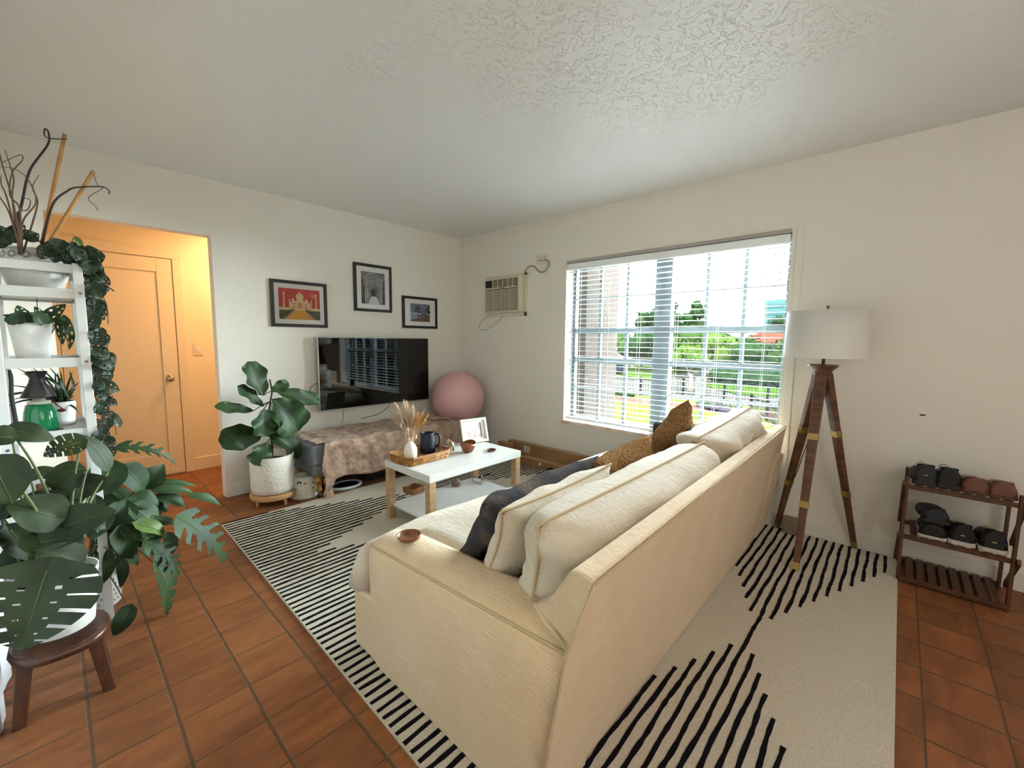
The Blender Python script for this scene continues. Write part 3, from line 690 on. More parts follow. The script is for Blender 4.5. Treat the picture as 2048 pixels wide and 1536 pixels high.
backcush(1.02, .42, .30, (-.80, -3.315, .665), .12, 0, -.05, 4)
# ---------------------------------------------------------------- loose pillows
def cushion_thing(name, label, cat, w, h, t, loc, rx, rz, mat, seed, piping=None, ry=0, **k):
    M = TM(loc, rx, ry, rz); mb = MB(); loop = pillow(mb, w, h, t, M, seed=seed, **k)
    if piping:
        root = empty(name, (loc[0], loc[1], loc[2]-h/2), label, cat)
        mb.build('pillow_cover', mat, root); pb = MB(); pb.tube(catmull(loop, 3), .005, 6); pb.build('piping', piping, root)
        return root
    o = mb.build(name, mat, origin=(loc[0], loc[1], loc[2]-h/2)); return tag(o, label, cat)
mat_sherpa = M_('sherpa_tan', 'a67b48', .98, bump=(95, 1.0, .03), var=(80, '7a552e', .40, .62), spec=.0, sheen=.1)
mat_dark = M_('dark_print', '47464a', .95, var=(6, '85705f', .50, .72), bump=(120, 1.0, .012), spec=.05, detail=10)
_nt = mat_dark.node_tree
mat_white_cloth = linen('white_linen', 'd2cec4', 'c8c2b6', .8)
cushion_thing('throw_pillow', 'cream square throw pillow with piping leaning on the near back cushion', 'throw pillow', .70, .34, .16, (-2.215, -3.12, .640), .34, .02, mat_cush, 3, mat_pipe, ry=-.0)
cushion_thing('throw_pillow', 'grey and brown patterned throw pillow in front of the cream square one', 'throw pillow', .74, .38, .14, (-2.14, -2.955, .625), .55, .0, mat_dark, 5, ry=-.05, pinch=.16)
cushion_thing('throw_pillow', 'tan fluffy throw pillow behind the cream square one, midway along the sofa', 'throw pillow', .54, .35, .17, (-1.60, -3.05, .650), .36, .02, mat_sherpa, 7, ry=-.09)
cushion_thing('throw_pillow', 'tan fluffy throw pillow near the far arm, below the window', 'throw pillow', .46, .40, .17, (-.76, -2.985, .68), .28, .02, mat_sherpa, 8, ry=-.55)
cushion_thing('throw_pillow', 'white linen pillow tucked behind the far tan fluffy pillow', 'throw pillow', .42, .34, .13, (-.54, -3.10, .645), .15, 0, mat_white_cloth, 9, mat_pipe)
cushion_thing('throw_pillow', 'small white linen pillow beside the midway tan fluffy pillow', 'throw pillow', .40, .22, .12, (-1.02, -3.02, .565), .45, 0, mat_white_cloth, 10, mat_pipe)
# wooden dish on the near arm, pot on the far arm
mat_walnut = wood('walnut', '6e3f26', '8f5a38', (9, 1, 1), .4)
def dish(loc, r, label, mat, h=.018):
    mb = MB(); mb.lathe([(0, 0), (r*.8, 0), (r*.97, h*.5), (r, h), (r*.95, h*1.02), (r*.9, h*.55), (r*.75, h*.3), (0, h*.28)], loc, 40); return tag(mb.build('wooden_dish', mat, origin=loc), label, 'dish')
dish((-2.58, -2.70, .556), .047, 'round shallow wooden dish on the near arm of the sofa', mat_walnut)
dish((-1.148, -1.71, .4505), .038, 'small round dark wooden dish beside the wavy bowl on the coffee table', wood('walnut_dark', '4e2a1c', '6a3a28', (9, 1, 1)), .013)
pt = empty('succulent_pot', (-.185, -2.655, .578), 'small black pot with a thin grey sprout on the far sofa arm', 'plant pot')
MB().lathe([(0, 0), (.034, 0), (.038, .012), (.038, .085), (.033, .086), (.032, .07), (0, .07)], (-.185, -2.655, .590), 28).build('pot', mat_blackm, pt)
MB().lathe([(0, 0), (.045, 0), (.048, .012), (.044, .012), (0, .010)], (-.185, -2.655, .578), 28).build('saucer', M_('saucer_brown', '4a3a33', .5), pt)
mb = MB(); mb.tube([(-.185, -2.655, .65), (-.187, -2.652, .70), (-.183, -2.657, .735)], [.004, .004, .003], 6); mb.sphere((-.183, -2.657, .745), .009, (1, .5, 1.5)); mb.build('sprout', M_('sprout_grey', '7d8a80', .8), pt)
# ---------------------------------------------------------------- coffee table
mat_oak = wood('oak_leg', 'a58562', 'b89872', (1, 1, 10))
TX0, TX1, TY0, TY1 = -1.873, -.975, -1.872, -1.325
ct = empty('coffee_table', (-1.42, -1.6, ZR), 'white coffee table with square oak legs and a lower shelf', 'coffee table')
ca, sa = math.cos(.011), math.sin(.011)
MB().box((TX0, TY0, .40), (TX1, TY1, .45)).build('tabletop', mat_white, ct, bev=.0025)
MB().box((TX0+.03, TY0+.03, .105), (TX1-.03, TY1-.03, .12)).build('lower_shelf', mat_white, ct, bev=.002)
for x in (TX0+.004, TX1-.055):
    for y in (TY0+.004, TY1-.055): MB().box((x, y, ZR), (x+.051, y+.051, .40)).build('leg', mat_oak, ct, bev=.002)
# woven tray
mat_rattan = M_('rattan', 'b8833f', .55, var=(25, '8e5c26', .4, .6), bump=(60, .5, .004))
tr = empty('woven_tray', (-1.675, -1.49, .4505), 'rectangular woven rattan tray holding the vase and pitcher', 'tray')
TA = math.radians(12); TRm = Matrix.Translation((-1.675, -1.49, .4505)) @ Matrix.Rotation(.035, 4, 'Z')
tw, td, th = .185, .125, .055
mb = MB(); mb.box((-tw+.01, -td+.01, 0), (tw-.01, td-.01, .006), M=TRm)
mb.build('tray_base', mat_rattan, tr)
mb = MB()
def rr_pt(s, z, off=0):
    w, d, r = tw+off, td+off, .035
    per = [(-w+r, -d), (w-r, -d), (w, -d+r), (w, d-r), (w-r, d), (-w+r, d), (-w, d-r), (-w, -d+r)]
    seg = [(per[i], per[(i+1) % 8]) for i in range(8)]; Ls = [math.dist(a, b) for a, b in seg]; T = s*sum(Ls)
    for (a, b), l in zip(seg, Ls):
        if T <= l: return Vector((a[0]+(b[0]-a[0])*T/l, a[1]+(b[1]-a[1])*T/l, z))
        T -= l
    return Vector((per[0][0], per[0][1], z))
NW = 44
for row in range(4):
    z = .010+row*.0125
    pts = [TRm @ rr_pt((i % (NW*2))/(NW*2), z, (.0045 if (i+row) % 2 else -.0045)+row*.003) for i in range(NW*2+1)]
    mb.tube(pts, .0065, 6, cap=False, flat=.8)
for i in range(NW//2):
    s = (i+.5)/(NW//2); mb.tube([TRm @ rr_pt(s, .004), TRm @ rr_pt(s, .03, .007), TRm @ rr_pt(s, .054, .01)], .0055, 6)
mb.build('woven_side', mat_rattan, tr)
mb = MB(); mb.tube([TRm @ rr_pt(i/60, .0575, .0115) for i in range(61)], .0065, 8, cap=False); mb.build('rim', M_('rattan_rim', '8a5a2c', .5), tr)
# vase with dried grass
vs = empty('bud_vase', (-1.765, -1.50, .457), 'small white textured vase in the woven tray', 'vase')
MB().lathe([(0, 0), (.030, 0), (.043, .02), (.049, .055), (.046, .09), (.032, .12), (.015, .140), (.013, .155), (.0165, .162), (.013, .162), (.011, .145), (.0, .135)], (-1.765, -1.50, .457), 36).build('vase_body', M_('vase_white', 'e8e4da', .6, bump=(130, .7, .004)), vs)
dg = empty('dried_grass_bunch', (-1.765, -1.50, .60), 'bunch of dried pampas and bunny-tail grass standing in the white vase', 'dried flowers')
mat_pam = M_('pampas', 'cfb79c', .95); mat_pam2 = M_('wheat', 'c79c5c', .95)
rg = random.Random(3)
def plume(mb, base, tip, w, n, mat):
    b, t = Vector(base), Vector(tip); d = t-b; L = d.length; d.normalize(); a = d.orthogonal().normalized(); c = d.cross(a)
    for i in range(n):
        s = rg.random(); p = b+d*L*(.30+.70*s); th = rg.uniform(0, 2*PI); o = (a*math.cos(th)+c*math.sin(th)); ww = w*math.sin(PI*min(.98, .12+.86*s))
        q = p+o*ww+d*L*.11; mb.tube([p, (p+q)/2+d*.004, q], [.0013, .0012, .0005], 3, mat, cap=False)
mb = MB(); base = Vector((-1.765, -1.50, .60))
tips = [(-.115, 0, .20, 0), (-.08, .02, .255, 0), (-.045, -.02, .275, 0), (-.01, .02, .265, 0), (.02, 0, .245, 0), (.06, .02, .19, 1), (.085, 0, .21, 1), (.105, -.02, .185, 1), (.05, -.02, .16, 1), (.07, .04, .15, 1), (-.02, .0, .2, 1), (.03, .03, .205, 1)]
for dx, dy, dz, k in tips:
    dx *= 1.1; e = base+Vector((dx*.74, dy-dx*.7, dz*1.04)); mb.tube([base-Vector((0, 0, .08)), (base+e)/2+Vector((0, 0, .02)), e], .0011, 4, k)
    plume(mb, base+(e-base)*.25, e, .026 if k == 0 else .017, 230 if k == 0 else 150, k)
for dx, dz in ((-.03, .09), (-.075, .12), (.028, .035), (0, .02)):
    e = base+Vector((dx*.74, -.02-dx*.7, dz)); mb.tube([base-Vector((0, 0, .05)), e], .001, 4, 0); mb.sphere(e, .009, (1, 1, 2.0), 8, 0)
mb.build('grass_stems', [mat_pam, mat_pam2], dg)
# pitcher
pc = empty('pitcher', (-1.545, -1.41, .457), 'dark navy ceramic pitcher with a handle in the woven tray', 'pitcher')
mat_navy = M_('navy_glaze', '141b2e', .5, spec=.35)
def spout(v):
    a = math.atan2(v.y, v.x); k = max(0, math.cos(a-2.55)); z = max(0, (v.z-.11)/.05)
    return Vector((v.x*(1+.30*k**8*z), v.y*(1+.30*k**8*z), v.z+.004*k**8*z))
MB().lathe([(0, 0), (.050, 0), (.058, .006), (.059, .05), (.054, .11), (.048, .15), (.048, .158), (.045, .158), (.043, .14), (.05, .04), (0, .02)], (-1.545, -1.41, .457), 40, fn=spout).build('pitcher_body', mat_navy, pc)
hx, hy = math.cos(-.83), math.sin(-.83); hp = [(.047, .145), (.075, .148), (.092, .125), (.090, .085), (.075, .055), (.055, .045)]
MB().tube(catmull([(-1.545+hx*r, -1.41+hy*r, .457+z) for r, z in hp], 6), .0075, 10).build('handle', mat_navy, pc)
# elephant figurine
el = empty('elephant_figurine', (-1.372, -1.475, .4505), 'tiny patterned ceramic elephant with red ears on the coffee table', 'figurine')
mat_el = M_('elephant_glaze', 'a39a84', .4, var=(60, '8d8668', .5, .6)); mat_elr = M_('elephant_red', '7e3a2a', .5)
ex, ey = -1.372, -1.475
mb = MB(); mb.sphere((ex+.004, ey, .497), .026, (1.0, .85, 1.0), 18); mb.sphere((ex-.016, ey-.002, .518), .017, (1, .9, 1), 14)
for dx, dy in ((-.010, -.012), (-.010, .012), (.018, -.012), (.018, .012)): mb.cyl((ex+dx, ey+dy, .4505), (ex+dx, ey+dy, .485), .0085, .0095, 10)
mb.tube(catmull([(ex-.028, ey, .515), (ex-.038, ey, .522), (ex-.041, ey, .536), (ex-.036, ey, .544)], 4), [.007]*6+[.006]*4+[.004]*3, 8)
mb.build('body', mat_el, el)
for dy, z in ((.016, .532), (-.018, .526)): MB().sphere((ex-.012, ey+dy, z), .014, (.6, .35, 1)).build('ear', mat_elr, el)
# wavy bowl
def wavy(v):
    a = math.atan2(v.y, v.x); k = max(0, v.z/.07); return Vector((v.x, v.y, v.z+k*k*.007*math.sin(2*a+.9)))
tag(MB().lathe([(0, 0), (.030, 0), (.042, .012), (.057, .045), (.064, .078), (.060, .079), (.052, .045), (.036, .016), (0, .012)], (-1.30, -1.60, .4505), 40, fn=wavy).build('wooden_bowl', M_('bowl_wood', '8a4e30', .4, var=(9, '6b3820'), bump=(40, .1, .002)), origin=(-1.30, -1.60, .4505)), 'brown wooden bowl with a wavy rim on the coffee table', 'bowl')
# easel photo frame, white carved
pf = empty('photo_frame', (-1.05, -1.42, .4505), 'white carved tabletop photo frame at the far end of the coffee table', 'photo frame')
FM = Matrix.Translation((-1.055, -1.425, .452)) @ Matrix.Rotation(math.radians(-12), 4, 'Z') @ Matrix.Rotation(math.radians(-16), 4, 'X')
mat_ff = M_('carved_frame', 'e0d6c2', .6, bump=(70, .5, .004))
mb = MB(); W2, HH = .127, .21
for lo, hi in (((-W2, -.012, 0), (W2, .004, .022)), ((-W2, -.012, HH-.022), (W2, .004, HH)), ((-W2, -.012, .022), (-W2+.020, .004, HH-.022)), ((W2-.020, -.012, .022), (W2, .004, HH-.022))): mb.box(lo, hi, M=FM, bev=.003)
mb.build('frame', mat_ff, pf)
MB().box((-W2+.015, .002, .018), (W2-.015, .005, HH-.018), M=FM).build('mount', M_('mount_white', 'e4e2dd', .4), pf)
MB().box((-W2+.05, .0005, .045), (W2-.055, .0025, HH-.045), M=FM).build('photo', M_('faded_photo', 'c9b4ac', .3, var=(28, 'ece8ea', .4, .6)), pf)
mb = MB(); mb.box((W2-.062, -.002, .04), (W2-.055, .0024, HH-.04), M=FM); mb.build('inner_rail', M_('dark_rail', '4a463f', .5), pf)
mb = MB(); mb.box((-.02, .004, .0), (.02, .008, .15), M=FM @ Matrix.Rotation(math.radians(0), 4, 'X')); 
mb.bm.free(); mb = MB(); mb.prism([FM @ Vector((-.02, .005, .15)), FM @ Vector((.02, .005, .15)), FM @ Vector((.02, .075, .018)), FM @ Vector((-.02, .075, .018))], (0, 0, .003)); mb.build('easel_leg', mat_ff, pf)
# things on the lower shelf
ZL = .1205
tag(MB().lathe([(0, 0), (.075, 0), (.082, .01), (.088, .05), (.083, .052), (.078, .02), (0, .014)], (-1.60, -1.29, ZL), 4, M=Matrix.Rotation(PI/4+.15, 3, 'Z'), smooth=False).build('wooden_tray_bowl', wood('mid_wood', '7c4c2a', '94603a', (8, 1, 1)), origin=(-1.60, -1.29, ZL), bev=.006), 'square brown wooden bowl on the lower shelf of the coffee table', 'bowl')
tag(MB().lathe([(0, 0), (.038, 0), (.042, .006), (.036, .035), (.020, .052), (0, .055)], (-1.262, -1.41, ZL), 28).build('stone_candle', M_('stone_brown', '8c7a6c', .8, var=(40, '6e5e52')), origin=(-1.262, -1.41, ZL)), 'small brown stone cup on the middle of the lower shelf', 'cup')
bs = empty('wire_book_stand', (-1.03, -1.50, ZL), 'chrome wire stand with a row of black beads on the lower shelf', 'wire stand')
mat_chr = M_('chrome', 'aaaaaa', .2, metal=1)
mb = MB()
for dx in (-.075, .075):
    x = -1.03+dx; mb.tube(catmull([(x, -1.44, .26), (x, -1.44, .15), (x, -1.45, .128), (x, -1.53, .125), (x, -1.55, .128), (x, -1.55, .20)], 4), .0035, 8)
mb.tube([(-1.105, -1.50, .126), (-.955, -1.50, .126)], .003, 8); mb.build('wire_frame', mat_chr, bs)
mb = MB(); mb.tube([(-1.105, -1.50, .17), (-.955, -1.50, .17)], .0015, 6); mb.tube([(-1.105, -1.55, .17), (-1.105, -1.50, .17), (-1.105, -1.44, .17)], .0015, 5); mb.tube([(-.955, -1.55, .17), (-.955, -1.44, .17)], .0015, 5)
for i in range(7): mb.sphere((-1.09+i*.02, -1.50, .17), .008, (1, 1, 1), 10)
mb.build('bead_row', mat_blackm, bs)
# ---------------------------------------------------------------- television wall
tv = empty('television', (-1.183, -.085, .99), 'large flat television with a thin silver edge mounted on the white wall', 'television')
TXa, TXb, TZa, TZb = -1.804, -.560, .646, 1.346
MB().box((TXa, -.085, TZa), (TXb, -.045, TZb)).build('casing', mat_silver, tv, bev=.002)
MB().box((TXa+.006, -.0875, TZa+.010), (TXb-.006, -.0845, TZb-.006)).build('screen', mat_screen, tv)
MB().box((-1.4, -.045, .82), (-.96, -.001, 1.2)).build('wall_bracket', mat_blackm, tv)
MB().box((-1.23, -.0885, TZa+.001), (-1.14, -.086, TZa+.008)).build('logo_strip', M_('logo_grey', '888a8c', .3), tv)
def cable(label, pts, r=.003, mat=mat_bcord, name='power_cable'): return tag(MB().tube(catmull(pts, 8), r, 6).build(name, mat), label, 'cable')
cable('thin cable hanging straight down from under the television', [(-1.55, -.03, .66), (-1.548, -.02, .60), (-1.555, -.02, .53), (-1.575, -.025, .49)], .002)
cable('black cable curving from under the television to behind the blanket', [(-1.02, -.03, .66), (-1.05, -.02, .60), (-1.17, -.02, .54), (-1.36, -.02, .515)])
cable('black cable looping out at the side edge of the television beside the fig plant', [(-1.79, -.035, .92), (-1.85, -.03, .88), (-1.865, -.03, .82), (-1.80, -.035, .76)])
def picture(x0, x1, z0, z1, label, fw, mw, art):
    c = ((x0+x1)/2, 0, z0); r = empty('picture_frame', c, label, 'framed picture'); d = .022
    mb = MB()
    for lo, hi in (((x0, -d, z0), (x1, -.001, z0+fw)), ((x0, -d, z1-fw), (x1, -.001, z1)), ((x0, -d, z0+fw), (x0+fw, -.001, z1-fw)), ((x1-fw, -d, z0+fw), (x1, -.001, z1-fw))): mb.box(lo, hi)
    mb.build('frame', mat_black, r)
    MB().box((x0+fw, -.013, z0+fw), (x1-fw, -.005, z1-fw)).build('mat_board', mat_mattew, r)
    ax0, ax1, az0, az1 = x0+fw+mw[0], x1-fw-mw[0], z0+fw+mw[1], z1-fw-mw[1]
    mb = MB(); lay = [0]
    def P(pts, mat):
        lay[0] += 1; y = -.0135-.00006*lay[0]
        mb.face([(ax0+(ax1-ax0)*u, y, az0+(az1-az0)*v) for u, v in pts], mat)
    mats = art(P); mb.build('print', mats, r, keep=True)
    MB().box((x0+fw-.002, -.0185, z0+fw-.002), (x1-fw+.002, -.0175, z1-fw+.002)).build('glazing', mat_glass, r)
    return r
def circ(cx, cy, rx, ry, n=20, a0=0, a1=2*PI): return [(cx+rx*math.cos(a0+(a1-a0)*i/n), cy+ry*math.sin(a0+(a1-a0)*i/n)) for i in range(n+(0 if a1-a0 > 6 else 1))]
def art_palace(P):
    m = [M_('print_red', 'b5282a', .7, var=(12, 'c23a2c')), M_('print_cream', 'e4c896', .7), M_('print_tan', 'b78f5e', .7), M_('print_gold', 'd09a24', .7), M_('print_green', '4d5a30', .7), M_('print_dkgreen', '26361f', .7), M_('print_orange', 'd8622a', .7), M_('print_pink', 'c98a6a', .7)]
    P([(0, 0), (1, 0), (1, 1), (0, 1)], 0)
    for i in range(12):
        a = 2*PI*i/12; P([(.83+.012*math.cos(a+1.57), .80+.02*math.sin(a+1.57)), (.83+.11*math.cos(a), .80+.15*math.sin(a)), (.83-.012*math.cos(a+1.57), .80-.02*math.sin(a+1.57))], 6)
    P(circ(.83, .80, .035, .05), 3)
    P([(0, 0), (1, 0), (1, .36), (0, .36)], 4); P([(0, .30), (1, .30), (1, .385), (0, .385)], 1)
    P([(.30, .36), (.70, .36), (.70, .60), (.30, .60)], 1); P([(.25, .36), (.30, .36), (.30, .56), (.25, .56)], 1); P([(.70, .36), (.75, .36), (.75, .56), (.70, .56)], 1)
    P([(.42, .58), (.58, .58), (.58, .68), (.42, .68)], 1); P(circ(.5, .75, .095, .105), 1); P([(.47, .84), (.53, .84), (.5, .93)], 1)
    P(circ(.34, .63, .035, .05), 1); P(circ(.66, .63, .035, .05), 1)
    P([(.44, .37), (.56, .37), (.56, .52), (.5, .57), (.44, .52)], 2); P([(.47, .37), (.53, .37), (.53, .48), (.5, .52), (.47, .48)], 7)
    for x in (.32, .37, .60, .65):
        for y in (.39, .48): P([(x, y), (x+.03, y), (x+.03, y+.05), (x+.015, y+.07), (x, y+.05)], 2)
    for x, w in ((.12, .022), (.90, .022), (.25, .014), (.78, .014)):
        h = .88 if w > .02 else .66
        P([(x-w, .36), (x+w, .36), (x+w*.7, h-.06), (x-w*.7, h-.06)], 1); P(circ(x, h-.05, w*1.3, .045), 1)
        for k in (.5, .62, .74):
            if k < h-.1: P([(x-w*1.2, k), (x+w*1.2, k), (x+w*1.2, k+.015), (x-w*1.2, k+.015)], 2)
    P([(.36, .31), (.62, .31), (.86, 0), (.10, 0)], 7); P([(.38, .31), (.59, .31), (.76, 0), (.19, 0)], 3)
    for i in range(7):
        for s in (-1, 1):
            x = .49+s*(.16+.05*i); 
            if 0.02 < x < .97: P([(x-.02, .30-.04*i if .30-.04*i > 0 else 0), (x+.02, max(0, .30-.04*i)), (x, .42-.03*i)], 5)
    return m
def art_vault(P):
    m = [M_('print_grey', '6c6c6c', .7, var=(20, '858585')), M_('print_mid', '9a9a98', .7), M_('print_dark', '3a3a3c', .7), M_('print_light', 'b9b9b6', .7)]
    P([(0, 0), (1, 0), (1, 1), (0, 1)], 0)
    P([(.02, 0), (.14, 0), (.14, .72), (.02, .78)], 2); P([(.86, 0), (.98, 0), (.98, .78), (.86, .72)], 2)
    for k in range(6):
        rx, ry = .42-.06*k, .40-.055*k; o = circ(.5, .58, rx, ry, 24, 0, PI); i_ = circ(.5, .58, rx-.02, ry-.02, 24, 0, PI)
        for a, b, c, d in zip(o, o[1:], i_[1:], i_): P([a, b, c, d], 1 if k % 2 else 3)
    for k in range(5):
        a = PI*(k+.5)/5; P([(.5, .60), (.5+.4*math.cos(a-.03), .58+.38*math.sin(a-.03)), (.5+.4*math.cos(a+.03), .58+.38*math.sin(a+.03))], 1)
    for x in (.14, .22, .76, .84): P([(x, .05), (x+.025, .05), (x+.025, .62), (x, .62)], 3)
    P([(.40, .22), (.60, .22), (.60, .44), (.40, .44)], 2); P([(.25, 0), (.75, 0), (.60, .24), (.40, .24)], 3); P(circ(.5, .45, .06, .05), 2)
    return m
def art_coast(P):
    m = [M_('print_sky', '6f7e95', .7), M_('print_sea', '8fa0b0', .7), M_('print_foam', 'd0d4d8', .7), M_('print_tree', '16191a', .7), M_('print_bank', '4c3428', .7, var=(30, '6a3a2a')), M_('print_hill', '4a566a', .7)]
    P([(0, 0), (1, 0), (1, 1), (0, 1)], 0); P([(0, 0), (1, 0), (1, .52), (0, .52)], 1); P([(0, .5), (.35, .5), (.5, .58), (.75, .62), (1, .66), (1, .50)], 5)
    P([(0, .42), (.6, .44), (.6, .47), (0, .46)], 2); P([(0, 0), (1, 0), (1, .34), (.72, .30), (.45, .18), (.2, .14), (0, .06)], 4)
    P([(.36, .12), (.40, .12), (.41, .8), (.39, .8)], 3)
    for cx, cy, rx, ry in ((.38, .84, .09, .06), (.30, .74, .09, .05), (.47, .72, .08, .045), (.28, .58, .09, .045), (.48, .55, .07, .04), (.36, .65, .08, .04), (.93, .84, .08, .09), (.88, .70, .11, .08), (.94, .55, .1, .1), (.6, .38, .08, .05), (.72, .42, .09, .05), (.5, .28, .1, .05), (.8, .34, .12, .05)): P(circ(cx, cy, rx, ry, 9), 3)
    P([(.90, .3), (.93, .3), (.95, .9), (.93, .9)], 3)
    return m
picture(-2.163, -1.674, 1.432, 1.841, 'black framed red poster of a white domed palace, above the television', .028, (.038, .04), art_palace)
picture(-1.399, -.977, 1.611, 2.088, 'tall black framed grey photograph of a vaulted arcade, highest of the pictures', .028, (.05, .05), art_vault)
picture(-.8465, -.378, 1.457, 1.807, 'small black framed photo of trees by the sea, nearest the room corner', .028, (.075, .048), art_coast)
# ---------------------------------------------------------------- exercise ball, bench, blanket
bm_ = MB(); bm_.sphere((-.325, -.325, .668), .303, (1, 1, 1), 56); 
ball = tag(bm_.build('exercise_ball', M_('ball_pink', 'd6a8a6', .32, bump=(14, .05, .01)), origin=(-.325, -.325, .365), smooth=True), 'big dusty pink exercise ball resting in the room corner', 'exercise ball')
mb = MB()
for k in (.23, .265, .30):
    mb.tube([(-.325+math.sqrt(.3032**2-k*k)*math.cos(2*PI*i/60), -.325+math.sqrt(.3032**2-k*k)*math.sin(2*PI*i/60), .668+k) for i in range(61)], .0012, 4, cap=False)
mb.build('moulded_rings', M_('ball_ring', 'b98a88', .45), ball)
mat_leather = M_('grey_leather', '6d737a', .5, bump=(30, .2, .004)); mat_turn = wood('turned_wood', '8a642c', 'a47c3c')
bn = empty('storage_bench', (-1.33, -.34, 0), 'grey upholstered bench on turned wooden legs under the television', 'bench')
BX0, BX1, BYa, BYb = -2.10, -.60, -.60, -.10
MB().box((BX0, BYa, .285), (BX1, BYb, .455)).build('seat_top', mat_leather, bn, bev=.025)
MB().box((BX0+.012, BYa+.012, .195), (BX1-.012, BYb-.012, .29)).build('apron', mat_leather, bn, bev=.02)
for x in (BX0+.07, BX1-.07):
    for y in (BYa+.06, BYb-.06):
        lg = MB().lathe([(.0, .035), (.012, .035), (.013, .05), (.024, .058), (.027, .07), (.020, .082), (.024, .105), (.032, .135), (.033, .15), (.028, .165), (.020, .172), (.032, .185), (.030, .20), (0, .20)], (x, y, 0), 24).build('leg', mat_turn, bn)
        MB().lathe([(0, 0), (.016, 0), (.018, .01), (.016, .024), (.009, .03), (.009, .037), (0, .037)], (x, y, 0), 14).build('caster', M_('caster_dark', '2c2420', .4, metal=.6), lg)
for i in range(5): MB().sphere((BX0-.001, BYa+.06+i*.09, .30), .007, (1, 1, 1), 8).build('nail_head', mat_brass, bn)
mat_blk = M_('velvet_blanket', 'b99d88', .95, sheen=.2, var=(11, '907565', .38, .62), bump=(16, .8, .03), stretch=(1, 1.4, 1), spec=.1, detail=9)
bk_ = empty('throw_blanket', (-1.3, -.35, .45), 'crumpled taupe throw blanket with fringe draped over the bench', 'blanket')
nz = lambda x, y, z=0: noise.noise(Vector((x, y, z)))
def blank(u, v):
    x = -2.005+u*1.46
    wx = .028*nz(u*6, v*5, 3)*(1 if 0 < u else 1)
    hem = .15+.06*(1-u)*math.sin(u*7)*.2+.03*nz(u*5, 1)-.05*max(0, .06-u)/.06+(-.03 if u < .05 else 0)
    Ltop = .50; Lf = .49-hem; tot = .03+Ltop+Lf; s = v*tot
    wr = .010*nz(x*7, s*5, 1)+.006*nz(x*16+s*9, s*9-x*6, 2)
    if s < .03: y = -.088; z = .455+s-.02
    elif s < .03+Ltop: y = -.09-(s-.03)*1.06; z = .475+wr*1.5+.012*math.sin(min(1, (s-.03)/.1)*PI)
    else:
        q = (s-.03-Ltop); y = -.622-.012*min(1, q/.05)+wr*1.6-.012*math.sin(x*11)*q/Lf; z = .478-q
        y = min(y, -.612)
    z = z if s > .03+Ltop else max(z, .462)
    bend = max(0, min(1, (.03+Ltop-s)/.03)) if s > .0 else 1
    return Vector((x+wx, y, z))
mb = MB(); mb.grid(blank, 90, 46); mb.build('blanket_cloth', mat_blk, bk_, solid=.004)
mb = MB(); rf = random.Random(8)
def tassel(p, d, L=.07):
    p = Vector(p); pts = [p]; 
    for i in range(3): pts.append(pts[-1]+(Vector(d)*L/3+Vector((rf.uniform(-.006, .006), rf.uniform(-.004, .004), 0))))
    mb.tube(pts, [.003, .004, .004, .0025], 5, cap=False)
for i in range(46):
    p = blank(.0, i/45)
    if p.z > .44 and p.y > -.6: tassel(p+Vector((0, 0, .004)), Vector((-1, rf.uniform(-.3, .3), -.1)), .06)
    else: tassel(p+Vector((0, -.008, 0)), Vector((-.25, -.12, -1)), .075)
for i in range(34):
    u = .0+.03*i/34; p = blank(u, 1.0); tassel(p+Vector((0, -.006, 0)), Vector((rf.uniform(-.2, .2), -.1, -1)), .07)
mb.build('fringe', M_('fringe', 'c2a48d', .9, sheen=.5), bk_)
# rolled knot at the far end of the blanket
mb = MB()
for k in range(4): mb.tube(catmull([(-.90+.02*k, -.30-.05*k, .492+.01*k), (-.80, -.36-.04*k, .520-.008*k), (-.70+.01*k, -.44-.03*k, .500), (-.61, -.52-.02*k, .492-.012*k)], 6), [.010]*19, 8)
mb.build('crumpled_roll', mat_blk, bk_)
# white cat-faced bin and oval dish under the bench
bin_ = empty('cat_face_bin', (-2.09, -.40, 0), 'white bin with a painted cat face standing under the bench end', 'storage bin')
MB().lathe([(0, 0), (.118, 0), (.122, .01), (.108, .10), (.092, .178), (.088, .178), (.085, .16), (0, .16)], (-2.09, -.40, 0), 40).build('bin_body', M_('bin_white', 'dcd6c8', .5), bin_)
def onbin(a, z, w, h, mat, mb, sl=0):
    ms = []
    for i in range(12):
        t = 2*PI*i/12; aa = a+w*math.cos(t)+sl*math.sin(t); zz = z+h*math.sin(t); r = .1225-(.030/.168)*max(0, zz-.01)+.0012; ms.append((-2.09+r*math.cos(aa), -.40+r*math.sin(aa), zz))
    mb.face(ms, mat)
A0 = math.atan2(-.9, -.55)
m_eb, m_wb, m_en = M_('eye_brown', '3a2a2e', .5), M_('whisker_brown', '8a6a58', .6), M_('eye_navy', '141a3a', .5)
for nm, m, ar in (('eye', m_eb, (A0-.22, .135, .20, .017)), ('nose', m_wb, (A0+.22, .13, .10, .008)), ('ear', m_en, (A0+.85, .10, .16, .028)), ('whisker', m_wb, (A0-.25, .045, .24, .0018)), ('whisker', m_wb, (A0-.25, .075, .24, .0018))):
    mb = MB(); onbin(*ar, 0, mb, .02 if nm == 'whisker' else 0); mb.build(nm, m, bin_)
dsh = empty('oval_pet_dish', (-1.76, -.47, 0), 'white oval ring dish with dark inside lying under the blanket', 'dish')
MB().lathe([(0, .004), (.075, .004), (.10, .025), (.115, .034), (.125, .03), (.12, .012), (.105, 0), (0, 0)], (-1.76, -.47, 0), 40, M=Matrix.Diagonal((1.15, .85, 1.0))).build('rim', M_('dish_white', 'd2d8dc', .4), dsh)
